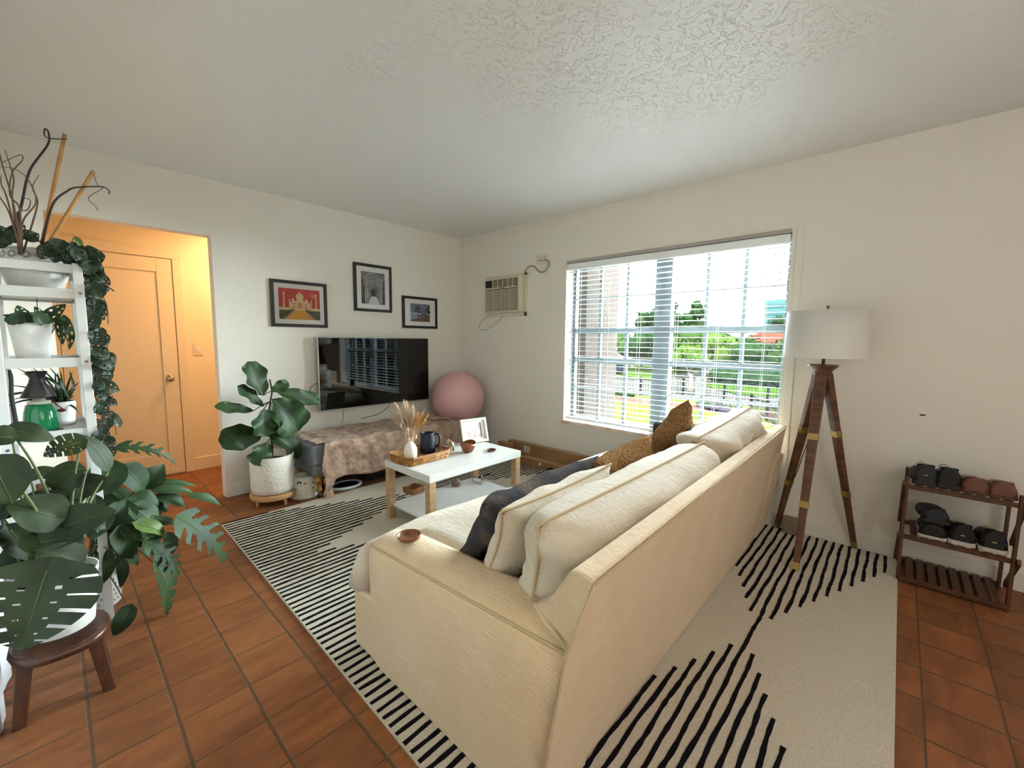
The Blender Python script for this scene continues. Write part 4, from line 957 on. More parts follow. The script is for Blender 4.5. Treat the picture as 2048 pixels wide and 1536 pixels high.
MB().lathe([(0, .0055), (.076, .0055), (.098, .0255), (.097, .027), (.075, .008), (0, .008)], (-1.76, -.47, 0), 40, M=Matrix.Diagonal((1.15, .85, 1.0))).build('inner', M_('dish_navy', '11142a', .4), dsh)
tag(MB().box((-1.55, -.45, 0), (-1.0, -.16, .16)).build('under_bench_shade', mat_blackm, bev=.01), 'long black block standing in for the shade under the bench', 'box')  # black block put where there is only dark shade beneath the bench
# ---------------------------------------------------------------- air conditioner, outlet, cords
ac = empty('air_conditioner', (-0.025, -.80, 1.8), 'beige window-style air conditioner set through the wall beside the window', 'air conditioner')
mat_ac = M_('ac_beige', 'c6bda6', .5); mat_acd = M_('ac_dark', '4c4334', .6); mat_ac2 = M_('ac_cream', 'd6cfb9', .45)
mb = MB(); y0, y1, z0, z1 = -1.085, -.478, 1.595, 2.052
for lo, hi in (((-0.015, y0, z0), (-.001, y1, z0+.045)), ((-0.015, y0, z1-.03), (-.001, y1, z1)), ((-0.015, y0, z0), (-.001, y0+.035, z1)), ((-0.015, y1-.02, z0), (-.001, y1, z1))): mb.box(lo, hi)
mb.build('wall_sleeve', mat_ac2, ac, bev=.003)
Y0, Y1, Z0, Z1 = -1.055, -.49, 1.632, 2.03
mb = MB(); mb.box((-0.05, Y0, Z0), (-.001, Y1, Z1)); mb.build('casing', mat_ac, ac, bev=.008)
mb = MB(); mb.box((-0.065, Y0+.001, Z0+.008), (-0.05, Y0+.055, Z1-.008)); mb.build('side_cheek', mat_ac2, ac, bev=.012)
mb = MB(); mb.box((-0.061, Y0+.055, 1.90), (-0.05, Y1, 1.918)).box((-0.061, Y0+.055, Z1-.03), (-0.05, Y1, Z1)).box((-0.061, Y0+.055, Z0), (-0.05, Y1, Z0+.03)).box((-0.061, Y1-.012, Z0), (-0.05, Y1, Z1)); mb.build('front_bezel', mat_ac, ac, bev=.003)
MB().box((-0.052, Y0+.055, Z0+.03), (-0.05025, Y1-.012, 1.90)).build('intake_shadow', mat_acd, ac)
mb = MB()
for i in range(16):
    z = Z0+.036+i*(1.896-Z0-.036)/16; mb.box((-0.061, Y0+.055, z), (-0.0525, Y1-.012, z+.0085), M=None)
for k in range(1, 4): y = Y0+.055+(Y1-.012-Y0-.055)*k/4; mb.box((-0.0595, y-.0025, Z0+.03), (-0.0525, y+.0025, 1.90))
mb.build('intake_grille', mat_ac, ac)
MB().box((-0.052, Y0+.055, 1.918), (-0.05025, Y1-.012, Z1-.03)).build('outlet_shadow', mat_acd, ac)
mb = MB()
for i in range(6):
    z = 1.925+i*.0125; mb.box((-0.0595, Y0+.055, z), (-0.0525, Y1-.13, z+.004))
for k in range(6): y = Y0+.055+(Y1-.125-Y0-.055)*k/5; mb.box((-0.0605, y-.004, 1.918), (-0.0525, y+.004, Z1-.03))
mb.build('louvre_grille', mat_ac, ac)
MB().box((-0.061, Y1-.118, 1.922), (-0.052, Y1-.014, Z1-.033)).build('control_panel', M_('ac_panel', '14130f', .25), ac)
MB().box((-0.06175, -.80, 1.905), (-0.06075, -.74, 1.912)).build('badge', mat_acd, ac)
ou = empty('wall_outlet', (0, -1.27, 2.16), 'white wall outlet with a plug above the air conditioner', 'outlet')
MB().box((-.008, -1.335, 2.12), (0, -1.20, 2.205)).build('plate', M_('outlet_white', 'dcd8cf', .4), ou, bev=.003); MB().box((-.045, -1.33, 2.14), (-.008, -1.25, 2.185)).build('plug', mat_ac2, ou, bev=.006)
MB().box((-.0455, -1.31, 2.146), (-.0448, -1.265, 2.148)).build('plug_mark', mat_acd, ou)
cable('grey cord running from the air conditioner up to the wall outlet', [(-.03, -1.33, 2.15), (-.02, -1.372, 2.13), (-.015, -1.37, 2.08), (-.012, -1.31, 2.035), (-.012, -1.25, 2.04), (-.012, -1.18, 2.10), (-.02, -1.12, 2.105), (-.03, -1.08, 2.07), (-.035, -1.065, 2.04)], .006, mat_cord)
cable('thin grey cord looping below the air conditioner', [(-.04, -.50, 1.60), (-.015, -.40, 1.56), (-.01, -.345, 1.50), (-.01, -.37, 1.455), (-.01, -.47, 1.455), (-.01, -.60, 1.515), (-.012, -.70, 1.57), (-.02, -.74, 1.60)], .003, mat_cord)
tag(MB().sphere((-.003, -4.184, .914), .008, (.6, 1.8, .7), 10).build('wall_chip', M_('chip_brown', '5a4636', .8), smooth=True), 'tiny brown chip mark on the wall between lamp and shoe rack', 'wall mark')
# ---------------------------------------------------------------- cardboard boxes by the window wall
mat_card = M_('cardboard', '97714a', .8, var=(3, '8a6440')); mat_card2 = M_('cardboard_light', 'a98258', .8)
def cbox(lo, hi, label, extra=None):
    r = empty('cardboard_box', ((lo[0]+hi[0])/2, (lo[1]+hi[1])/2, lo[2]), label, 'cardboard box'); MB().box(lo, hi).build('carton', mat_card, r, bev=.002)
    MB().box((lo[0]+.001, lo[1]-.0004, hi[2]-.0002), (hi[0]-.001, hi[1]-.002, hi[2]+.0008)).build('top_flap', mat_card2, r); return r
cb = cbox((-.085, -2.2, ZR), (-.022, -.90, .225), 'tall flat brown carton leaning flush along the window wall')
MB().box((-.0862, -1.22, .135), (-.0852, -1.13, .205)).build('shipping_label', M_('label_white', 'cfc8ba', .6, var=(90, '6a6a6a', .52, .55)), cb)
cbox((-.145, -.99, ZR), (-.09, -.80, .205), 'short brown carton end sticking out beside the tall flat one')
cc = cbox((-.175, -2.3, ZR), (-.09, -1.16, .105), 'low brown carton with a white round sticker in front of the tall one')
MB().lathe([(0, 0), (.017, 0), (.017, .001), (0, .001)], (-.175, -1.43, .075), 20, M=Matrix.Rotation(-PI/2, 3, 'Y')).build('round_sticker', mat_white, cc)
MB().prism([(-.1755, -1.50, .045), (-.1755, -1.58, .075), (-.1755, -1.62, .06), (-.1755, -1.58, .02)], (-.001, 0, 0)).build('torn_hole', mat_blackm, cc)
tag(MB().box((-.10, -3.62, ZR), (-.03, -3.545, .12)).build('wooden_block', wood('grey_block', '6e6252', '84765f'), bev=.004), 'small weathered wooden block on the floor behind the sofa corner', 'block')
# ---------------------------------------------------------------- tripod lamp
LX, LY = -.245, -3.712
fl = empty('tripod_floor_lamp', (LX, LY, ZR), 'wooden tripod floor lamp with brass bands and a white drum shade', 'floor lamp')
mat_lw = wood('lamp_wood', '6c482f', '4a3020', (1, 1, 7), .4)
mat_shade = M_('lamp_shade', 'd8d5ce', .9, bump=(200, .2, .002)); 

SZ0, SZ1, SR = 1.243, 1.527, .213
sh = MB().lathe([(SR, SZ0), (SR-.004, SZ1), (SR-.008, SZ1), (SR-.004, SZ0), (SR, SZ0)], (LX, LY, 0), 64).build('lamp_shade', mat_shade, fl)
mb = MB()
for i in range(3): a = 2*PI*i/3+.4; mb.cyl((LX, LY, SZ1-.02), (LX+(SR-.006)*math.cos(a), LY+(SR-.006)*math.sin(a), SZ1-.008), .0018, n=6)
mb.tube([(LX+.03*math.cos(2*PI*i/20), LY+.03*math.sin(2*PI*i/20), SZ1-.02) for i in range(21)], .002, 5, cap=False); mb.build('shade_spider', mat_brass, sh)
MB().cyl((LX, LY, SZ1-.025), (LX, LY, 1.562), .008, n=16).build('finial', M_('finial_nickel', '9a8a68', .35, metal=.9), fl)
MB().cyl((LX, LY, 1.20), (LX, LY, SZ1-.02), .009, n=16).build('pole', mat_brass, fl)
MB().lathe([(0, 1.30), (.016, 1.30), (.03, 1.36), (.031, 1.40), (.018, 1.44), (0, 1.445)], (LX, LY, 0), 20).build('bulb', M_('bulb_white', 'e8e4da', .3), fl)
MB().lathe([(0, 1.135), (.045, 1.135), (.050, 1.155), (.052, 1.165), (.078, 1.190), (.080, 1.198), (.074, 1.201), (0, 1.201)], (LX, LY, 0), 36).build('hub', mat_lw, fl)
feet = [(-.045, -3.50), (-.632, -3.705), (-.045, -3.935)]
legs = []
for fx, fy in feet:
    T = Vector((LX+(fx-LX)*.09, LY+(fy-LY)*.09, 1.145)); F = Vector((fx, fy, ZR+.006)); d = (F-T).normalized(); ou_ = Vector((fx-LX, fy-LY, 0)).normalized(); si = d.cross(ou_).normalized(); up = si.cross(d)
    mb = MB()
    def leg_seg(a, b, wa, wb, mbb, g=0):
        vs = []
        for t, w in ((a, wa), (b, wb)):
            c = T+(F-T)*t
            for s1, s2 in ((-1, -1), (1, -1), (1, 1), (-1, 1)): vs.append(mbb.bm.verts.new(c+si*s1*(w+g)+up*s2*(w*.62+g)))
        for q in ((3, 2, 1, 0), (4, 5, 6, 7), (0, 1, 5, 4), (1, 2, 6, 5), (2, 3, 7, 6), (3, 0, 4, 7)): mbb.bm.faces.new([vs[i] for i in q])
    W = lambda t: .030-.014*t
    leg_seg(0, .965, W(0), W(.965), mb); lg = mb.build('leg', mat_lw, fl, bev=.003)
    for t in (.335, .68): m2 = MB(); leg_seg(t-.016, t+.016, W(t), W(t), m2, .0018); m2.build('brass_band', mat_brass, lg)
    m2 = MB(); leg_seg(.965, 1.0, W(.97), W(1)*.9, m2, .0004); m2.build('brass_foot', mat_brass, lg)
    legs.append((T, F))
T, F = legs[0]
MB().tube(catmull([T+(F-T)*.25+Vector((-.03, -.02, 0)), T+(F-T)*.38+Vector((-.01, -.04, 0)), T+(F-T)*.5+Vector((-.01, -.035, 0)), T+(F-T)*.60+Vector((-.01, -.03, 0)), T+(F-T)*.66+Vector((-.015, -.02, 0)), T+(F-T)*.70+Vector((-.012, -.012, 0))], 6), .0028, 6).build('lamp_cord', mat_bcord, fl)
# ---------------------------------------------------------------- shoe rack and shoes
mat_rk = wood('rack_wood', '5c3a22', '3e2616', (8, 8, 1.5), .45)
sr = empty('shoe_rack', (-.18, -4.35, 0), 'folding slatted wooden shoe rack with three tiers against the window wall', 'shoe rack')
RYa, RYb = -4.150, -4.545
for z, xf, dz in ((.555, -.325, 0), (.268, -.325, 0), (.035, -.345, .0)):
    MB().box((xf, RYb, z-.018), (xf+.02, RYa, z+.004)).build('front_rail', mat_rk, sr, bev=.002)
    MB().box((-.060, RYb, z-.018+dz), (-.04, RYa, z+.004+dz)).build('back_rail', mat_rk, sr, bev=.002)
    for i in range(8):
        y = RYa-.012-(RYa-RYb-.03)*(i+.3)/8; MB().box((xf+.004, y-.031, z+.0045), (-.042, y, z+.0125)).build('slat', mat_rk, sr, bev=.001)
def plank(p0, p1, w, t, y0):
    a, b = Vector(p0), Vector(p1); d = (b-a).normalized(); n = Vector((-d.z, 0, d.x))*w/2
    mb = MB(); A = [Vector((q.x, y0, q.z)) for q in (Vector((a.x, 0, a.z))+Vector((n.x, 0, n.z)), Vector((a.x, 0, a.z))-Vector((n.x, 0, n.z)), Vector((b.x, 0, b.z))-Vector((n.x, 0, n.z)), Vector((b.x, 0, b.z))+Vector((n.x, 0, n.z)))]
    mb.prism(A, (0, t, 0)); return mb
for y0, ys, nm in ((RYa, .014, 'a'), (RYb-.014, .014, 'b')):
    for p0, p1 in (((-.315, 0, .60), (-.315, 0, .0)), ((-.052, 0, .60), (-.052, 0, .0))): plank(p0, p1, .03, ys, y0).build('side_post', mat_rk, sr, bev=.002)
    o2 = y0+(.0145 if nm == 'a' else -.0145)
    for p0, p1 in (((-.335, 0, .57), (-.12, 0, .29)), ((-.345, 0, .275), (-.10, 0, .05))): plank(p0, p1, .03, ys, o2).build('side_brace', mat_rk, sr, bev=.002)
def shoe(name, label, loc, rz, up_, sole, kind, L=.265, W=.096, group=None, flip=False, acc=None):
    root = empty(name, loc, label, 'shoe', group)
    def wd(t): return W/2*(.80+.22*math.sin(PI*(t*.9+.55))**2 if t < .45 else .80+.22*math.sin(PI*min(1, (t-.25)/.95)))*(max(0, 1-(max(0, t-.86)/.14)**2.2)**.5)*(max(0, 1-(max(0, .08-t)/.08)**2)**.5*.35+.65)
    hh = {'low': .062, 'sneaker': .088}[kind]
    def ht(t): return hh*(1.0 if t < .12 else (1.0-.25*math.sin(min(1, (t-.12)/.25)*PI/2) if t < .4 else .75-.38*min(1, (t-.4)/.5)))*(1-max(0, t-.93)/.07*.6)
    mb = MB(); n = 20; m = 14; rings = []
    sole_h = .018 if kind == 'low' else .026
    for i in range(n+1):
        t = i/n; w = max(.004, wd(t)); h = ht(t); row = []
        for k in range(m+1):
            a = PI*k/m; row.append(mb.bm.verts.new(Vector(loc)+rot((t*L-L/2, math.cos(a)*w*(1-.12*math.sin(a)), sole_h+math.sin(a)**.65*h), rz)))
        rings.append(row)
    for i, (A, B) in enumerate(zip(rings, rings[1:])):
        for k in range(m):
            t = (i+.5)/n; op = .05 < t < .36 and 4 <= k <= 9
            if op: continue
            mb.bm.faces.new((A[k], A[k+1], B[k+1], B[k])).smooth = True
    for R in (rings[0], rings[-1]): mb.bm.faces.new(R)
    mb.build('upper', up_, root, solid=-.003)
    mb = MB(); pts = [(t*L-L/2, wd(t)*1.06+.002) for t in [i/24 for i in range(25)]]; out = [Vector((x, y, 0)) for x, y in pts]+[Vector((x, -y, 0)) for x, y in reversed(pts)]
    mb.prism([Vector(loc)+rot(p, rz) for p in out], (0, 0, sole_h)); so = mb.build('sole', sole, root, bev=.004)
    mb = MB(); zt = lambda t, k: sole_h+ht(t)*k
    mb.tube(catmull([Vector(loc)+rot(q, rz) for q in [(-L*.45, 0, zt(.05, .97)), (-L*.40, wd(.1)*.60, zt(.1, .93)), (-L*.27, wd(.23)*.62, zt(.23, .86)), (-L*.16, wd(.34)*.5, zt(.34, .93)), (-L*.13, 0, zt(.37, 1.0)), (-L*.16, -wd(.34)*.5, zt(.34, .93)), (-L*.27, -wd(.23)*.62, zt(.23, .86)), (-L*.40, -wd(.1)*.60, zt(.1, .93)), (-L*.45, 0, zt(.05, .97))]], 3), .006, 8, cap=False); mb.build('collar', up_, root)
    MB().sphere(Vector(loc)+rot((-L*.22, 0, sole_h+.03), rz), .03, (1.6, .8, .35), 12).build('insole', mat_blackm, root)
    if kind == 'sneaker':
        mb = MB()
        for i in range(4):
            x = -L*.06+i*L*.07; t = x/L+.5; w = wd(t)*.5; z = sole_h+ht(t)*1.0+.003; mb.tube([Vector(loc)+rot((x, -w, z-.008), rz), Vector(loc)+rot((x+.006, 0, z), rz), Vector(loc)+rot((x, w, z-.008), rz)], .0025, 5)
        mb.tube(catmull([Vector(loc)+rot(q, rz) for q in [(-.02, .0, sole_h+hh*.85), (-.04, .02, sole_h+hh*1.0), (-.03, .035, sole_h+hh*.8), (-.015, .02, sole_h+hh*.75)]], 4), .0018, 5); mb.build('laces', acc or mat_blackm, root)
    if acc and kind == 'sneaker':
        mb = MB(); z = sole_h+.022
        for a, b in ((-.47, -.12), ): mb.tube([Vector(loc)+rot((-L*.47, -wd(.05)*.86, z+.012), rz), Vector(loc)+rot((-L*.505, 0, z+.012), rz), Vector(loc)+rot((-L*.47, wd(.05)*.86, z+.012), rz)], .005, 6, flat=.5)
        mb.build('heel_stripe', acc, root)
    return root
m_blk = M_('shoe_black', '0e0f12', .6, bump=(80, .3, .003)); m_sblk = M_('sole_black', '1d1c1c', .6); m_brn = M_('shoe_brown', '6b4332', .5, bump=(50, .2, .003)); m_sbrn = M_('sole_brown', '4a2d20', .6)
m_neon = M_('neon_trim', 'a9bf5a', .5); m_swh = M_('sole_white', 'b9b5ad', .5); m_gry = M_('shoe_grey', '1b2027', .6)
ZT, ZM = .5685, .2815
shoe('sneaker', 'black laced sneaker at the outer end of the top tier of the shoe rack', (-.19, -4.205, ZT), 0.05, m_gry, m_sblk, 'sneaker', acc=M_('trim_pale', '8d9396', .5), L=.26)
shoe('sneaker', 'black laced sneaker on the top tier, next to the brown shoes', (-.19, -4.298, ZT), 0, m_blk, m_sblk, 'sneaker', L=.26)
shoe('slip_on_shoe', 'brown leather shoe on the top tier, next to the black sneaker', (-.19, -4.395, ZT), 0, m_brn, m_sbrn, 'low', W=.100, L=.27)
shoe('slip_on_shoe', 'brown leather shoe on the top tier, farthest from the window', (-.19, -4.498, ZT), -.08, m_brn, m_sbrn, 'low', W=.100, L=.27)
shoe('slip_on_shoe', 'black slip-on shoe lying on the middle tier beneath another one', (-.19, -4.262, ZM), 0, m_blk, m_swh, 'low', W=.108, L=.26)
shoe('slip_on_shoe', 'black slip-on shoe stacked on top of another on the middle tier', (-.185, -4.258, ZM+.088), .08, m_gry, m_sblk, 'low', W=.108, L=.26)
shoe('sneaker', 'black running shoe with a neon heel stripe, middle of the middle tier', (-.19, -4.372, ZM), 0, m_blk, m_swh, 'sneaker', acc=m_neon)
shoe('sneaker', 'black running shoe with a neon heel stripe at the inner end of the middle tier', (-.19, -4.482, ZM), 0, m_blk, m_swh, 'sneaker', acc=m_neon)
# ---------------------------------------------------------------- leaves
def LM(name, c1, c2, rough=.45): return M_(name, c1, rough, var=(9, c2, .4, .62), bump=(25, .25, .01), spec=.35)
mat_mon = LM('leaf_monstera', '2a3818', '1b2811', .6); mat_phi = LM('leaf_philodendron', '28421f', '1b301a', .6); mat_fig = LM('leaf_fig', '2a4720', '1b3117', .5); mat_vine = LM('leaf_vine', '1d3019', '142313', .5); mat_light = LM('leaf_light', '5c7034', '445a2a')
mat_vein = M_('leaf_vein', '55692f', .6); mat_stem = M_('plant_stem', '4a5a2c', .6); mat_bark = M_('bark_dark', '3a2c22', .8)
rl = random.Random(21)
def leaf(mb, kind, B, T, W, hint=(.15, -.75, .65), mat=0, droop=.12, vein=None):
    B, T = Vector(B), Vector(T); d = T-B; L = d.length; X = d.normalized(); n = Vector(hint)+Vector((rl.uniform(-.25, .25), rl.uniform(-.2, .2), rl.uniform(-.2, .2))); Z = (n-X*n.dot(X)).normalized(); Y = Z.cross(X)
    nt, ns = {'h': (12, 8), 'o': (10, 6), 's': (10, 2), 'f': (14, 8), 'a': (20, 12), 'm': (48, 18), 'p': (30, 12)}[kind]
    cur = rl.uniform(.6, 1.4); ph = rl.uniform(0, 6)
    def wp(t):
        if kind in 'hma': return min(1, (t/.08)**.5 if t < .08 else 1)*(math.sin(PI*min(1, t**.62*.96+.04)))**.75
        if kind == 'f': return (t/.12)**.6*.5 if t < .12 else (.5+.5*math.sin((t-.12)/.5*PI/2) if t < .62 else math.sqrt(max(0, 1-((t-.62)/.38)**2.3)))
        if kind == 's': return (1-t)**.5*min(1, t*10+.4)
        if kind == 'p': return min(1, (t/.1)**.6)*(1-max(0, t-.45)/.55*.75)*(1 if t < .985 else .3)
        return math.sin(PI*t**.75)**.85
    lobe = .16 if kind in 'hma' else 0
    def f(u, v):
        t, s = u, 2*v-1; w = wp(t)*W/2; a = abs(s)
        sweep = {'m': .16, 'p': .22, 'a': .1}.get(kind, .04)*a*a*(1-t*.7)
        x = (t-lobe*a*(1-t)**3*1.2+sweep*(t*(1-t))*2)*L
        z = .22*w*a*cur-droop*L*(2*t-1)**2*cur+droop*L+.03*W*math.sin(t*9+ph)*a
        if kind == 's': z = droop*3*L*math.sin(PI*t)
        if kind == 'f': z += .10*W*math.sin(t*15+ph+3*s)*a*a; s *= 1+.07*math.sin(t*13+ph)
        return B+X*x+Y*(s*w)+Z*z
    sk = None
    if kind == 'm':
        def sk(u, v):
            a = abs(2*v-1); fr = (u*5.5+.2) % 1
            return (.10 < u < .93) and ((a > .40 and fr < .17) or (.18 < a < .30 and .5 < fr < .66))
    if kind == 'a':
        def sk(u, v):
            a = abs(2*v-1); fr = (u*4.2+(.3 if v > .5 else 0)) % 1
            return .15 < u < .85 and .25 < a < .72 and fr < .42
    if kind == 'p':
        def sk(u, v):
            a = abs(2*v-1); fr = (u*6+.1) % 1; return .12 < u < .97 and a > .28 and fr < .30+.2*a
    mb.grid(f, nt, ns, mat, sk)
    if vein is not None:
        for s_ in (1, -1): mb.tube([f(i/10, .5)+Z*.0012*s_ for i in range(11)], [.0016*(1-.8*i/10)*(W/.1)**.4 for i in range(11)], 4, vein, cap=False)
def stem(mb, P0, P1, r0, r1, mat=0, sag=.0, out=.3):
    P0, P1 = Vector(P0), Vector(P1); mid = P0*.45+P1*.55+Vector((0, 0, (P1-P0).length*out)); mb.tube(catmull([P0, mid, P1], 6), [r0+(r1-r0)*i/12 for i in range(13)], 6, mat)
# --- fiddle leaf fig
fg = empty('fiddle_leaf_fig', (-2.325, -.375, .13), 'fiddle leaf fig in a white pot on a wooden plant stand by the hall opening', 'potted plant')
px, py = -2.325, -.375
mat_potw = M_('pot_white', 'e0dbd0', .7, bump=(45, .9, .006)); mat_soil = M_('soil', '2f241c', .95, bump=(60, .8, .01))
MB().lathe([(0, .095), (.125, .095), (.150, .105), (.157, .14), (.159, .395), (.155, .40), (.149, .395), (.148, .34), (0, .34)], (px, py, 0), 48).build('pot', mat_potw, fg)
MB().lathe([(0, .342), (.148, .342)], (px, py, 0), 24).build('soil', mat_soil, fg)
mb = MB(); mb.tube(catmull([(px, py, .33), (-2.315, -.36, .50), (-2.33, -.34, .66), (-2.305, -.34, .82), (-2.29, -.34, .90), (-2.30, -.335, 1.0)], 6), [.009]*10+[.006]*21, 8); trk = [(-2.315, -.36, .52), (-2.33, -.34, .66), (-2.305, -.34, .82), (-2.29, -.34, .90)]
for k, *r in FIG:
    Bv = Vector(r[:3]); c = min(trk, key=lambda q: (Vector(q)-Bv).length); mb.tube([c, (Vector(c)+Bv)/2+Vector((0, 0, .01)), Bv], .0035, 6)
mb.build('trunk', mat_bark, fg)
mb = MB()
for k, *r in FIG: leaf(mb, k, r[:3], r[3:6], r[6], hint=(.25, -.85, .35), droop=.05, vein=1)
mb.build('foliage', [mat_fig, mat_vein], fg)
ps = empty('plant_stand', (px, py, 0), 'low round pale wooden plant stand under the fig pot', 'plant stand')
mat_pine = wood('pine', 'b58a5c', 'c9a070', (6, 6, 6))
MB().lathe([(.10, .055), (.165, .055), (.168, .062), (.168, .088), (.165, .0945), (.10, .0945), (.10, .055)], (px, py, 0), 48).build('ring', mat_pine, ps)
for a in (.3, 1.87, 3.44, 5.01): MB().cyl((px+.135*math.cos(a), py+.135*math.sin(a), .055), (px+.14*math.cos(a), py+.14*math.sin(a), 0), .014, .010, 12).build('leg', mat_pine, ps)
# --- shelf unit
un = empty('shelf_unit', (-3.5, -1.22, 0), 'narrow white open wooden shelf unit crowded with plants', 'shelf unit')
PXs = ((-3.640, -3.608), (-3.392, -3.360)); PYs = ((-1.42, -1.388), (-1.052, -1.02))
for xa, xb in PXs:
    for ya, yb in PYs: MB().box((xa, ya, 0), (xb, yb, 1.642)).build('post', mat_whitep, un, bev=.002)
for z0, z1 in ((1.600, 1.636), (1.490, 1.532), (1.197, 1.238), (.885, .925), (.56, .60)):
    for ya, yb in ((-1.414, -1.394), (-1.046, -1.026)): MB().box((PXs[0][1], ya, z0), (PXs[1][0], yb, z1)).build('rail', mat_whitep, un, bev=.0015)
    for xa in (-3.634, -3.386): MB().box((xa, -1.388, z0), (xa+.02, -1.052, z1)).build('side_rail', mat_whitep, un, bev=.0015)
for z in (1.512, 1.218, .905, .58):
    for k in range(4): MB().box((-3.608, -1.388+k*.085, z-.012), (-3.392, -1.388+k*.085+.079, z)).build('shelf_board', mat_whitep, un, bev=.001)
for z in (1.515, 1.22, .895, .58): MB().cyl((-3.374, -1.4215, z), (-3.374, -1.4195, z), .006, n=12).build('bolt', M_('bolt_grey', '6b6257', .4, metal=.5) if z > 1.5 else bpy.data.materials['bolt_grey'], un)
for z in (.865, .835): MB().cyl((-3.624, -1.4215, z), (-3.624, -1.4195, z), .006, n=12).build('bolt', bpy.data.materials['bolt_grey'], un)
# --- top planter with vine
vp = empty('trailing_vine_plant', (-3.50, -1.22, 1.512), 'trailing holey-leaved vine spilling down the side of the shelf unit from a flower-cutout planter', 'potted plant')
mb = MB(); S2 = Matrix.Diagonal((1, 1.35, 1)); mb.lathe([(0, 1.513), (.070, 1.513), (.080, 1.525), (.104, 1.60), (.098, 1.64), (.092, 1.70), (.088, 1.70), (.092, 1.64), (0, 1.64)], (-3.50, -1.22, 0), 48, M=S2)
def petal(a, z, da, dz, r0=.0975):
    q = []
    for i in range(8):
        t = 2*PI*i/8; zz = z+dz*math.cos(t)*.0 + (da*math.sin(t)*0); 
    return q
for c in range(14):
    ac_ = c*2*PI/14
    for (R_, n_, dz) in ((.016, 10, 0), (.007, 8, .0)):
        zc = 1.669 if R_ > .01 else 1.669; a_off = 0 if R_ > .01 else PI/14
        for i in range(n_):
            th = 2*PI*i/n_; pts = []
            for j in range(6):
                t = 2*PI*j/6; rr_ = R_*.75+R_*.32*math.cos(t); tt = .1*R_*0+R_*.12*math.sin(t)
                dx = rr_*math.cos(th)-tt*math.sin(th); dz_ = rr_*math.sin(th)+tt*math.cos(th); z = zc+dz_; r = .0925+(1.70-z)*.1+.0006; aa = ac_+a_off+dx/.095
                pts.append((-3.50+r*math.cos(aa), -1.22+1.35*r*math.sin(aa), z))
            mb.face(pts, 1)
mb.build('planter', [mat_white, M_('cutout_dark', '2a2620', .8)], vp, keep=True)
MB().lathe([(0, 1.645), (.090, 1.645)], (-3.50, -1.22, 0), 24, M=S2).build('soil', mat_soil, vp)
mb = MB()
for s_ in (VINE_STEM, VINE_STEM_B, VINE_STEM_C): mb.tube(catmull(s_, 5), .0028, 6)
VS = [Vector(q) for q in catmull(VINE_STEM, 4)]
for k, *r in VINE:
    Bv = Vector(r[:3]); c = min(VS, key=lambda q: (q-Bv).length); mb.tube([c, (c+Bv)/2+Vector((0, 0, .01)), Bv], .0014, 5)
rv = random.Random(6)
for i in range(9):
    p = VS[18+i*3]; mb.tube(catmull([p, p+Vector((rv.uniform(-.02, .05), 0, -.08)), p+Vector((rv.uniform(-.02, .05), rv.uniform(-.02, .02), -.18))], 5), .0016, 5)
for i in range(5): mb.tube(catmull([(-3.47+.02*i, -1.27, 1.645), (-3.44+.01*i, -1.33, 1.74), (-3.40, -1.38, 1.70)], 5), .002, 5)
mb.build('vine_stems', mat_bark, vp)
mb = MB()
for k, *r in VINE: leaf(mb, k, r[:3], r[3:6], r[6]*1.25, hint=(.2, -.9, .2), mat=1 if r[6] < .022 and k == 'o' else 0)
for k, *r in VINE:
    o = Vector((rv.uniform(-.02, .03), rv.uniform(.03, .12), rv.uniform(-.04, .03))); leaf(mb, k, Vector(r[:3])+o, Vector(r[3:6])+o, r[6]*1.1, hint=(.2, -.9, .2))
mb.build('foliage', [mat_vine, mat_light], vp)
# --- twigs and bamboo stakes
tb = empty('curly_twig_bunch', (-3.53, -1.46, 1.70), 'bunch of bare curly brown twigs rising from the top planter', 'twigs')
mat_twig = M_('twig_brown', '5c4534', .8); mat_twigd = M_('twig_dark', '2e211c', .7)
mb = MB(); o0 = Vector((0, .17, 0))
for i, s_ in enumerate((TWIG_0, TWIG_1, TWIG_2, TWIG_3, TWIG_4, TWIG_5, TWIG_6, TWIG_7, TWIG_8)):
    P = [Vector(q) for q in s_]; P[0] = P[0]+Vector((0, .10, -.04)); P = catmull(P, 6); n = len(P); mb.tube(P, [(.0052 if i == 0 else .0034)*(1-.7*k/n) for k in range(n)], 6, 1 if i == 0 else 0)
mb.build('twigs', [mat_twig, mat_twigd], tb)
mat_bam = wood('bamboo', 'b68a50', 'a27238', (2, 2, 5), .5)
for s_, lab in ((BAMBOO_A, 'upright bamboo stake in the top planter, taller of the two'), (BAMBOO_B, 'slanting bamboo stake in the top planter, shorter of the two')):
    a, b = Vector(s_[0])+Vector((0, .10, -.04)), Vector(s_[1]); mb = MB(); n = 8; P = [a+(b-a)*i/n for i in range(n+1)]; mb.tube(P, .0068, 10); bs_ = mb.build('bamboo_stake', mat_bam)
    for k in range(1, 5): q = a+(b-a)*k/5; MB().tube([q-(b-a).normalized()*.003, q, q+(b-a).normalized()*.003], [.0068, .0084, .0068], 10).build('node', mat_bam, bs_)
    tag(bs_, lab, 'plant stake')
mb = MB(); P = catmull([Vector(TENDRIL[0])+Vector((0, .06, -.03))]+[Vector(q) for q in TENDRIL[1:]], 6); mb.tube(P, [.0045-.003*i/len(P) for i in range(len(P))], 6); P = catmull(TENDRIL_B, 6); mb.tube(P, .0012, 5)
mb.build('tendril', mat_twigd, vp)
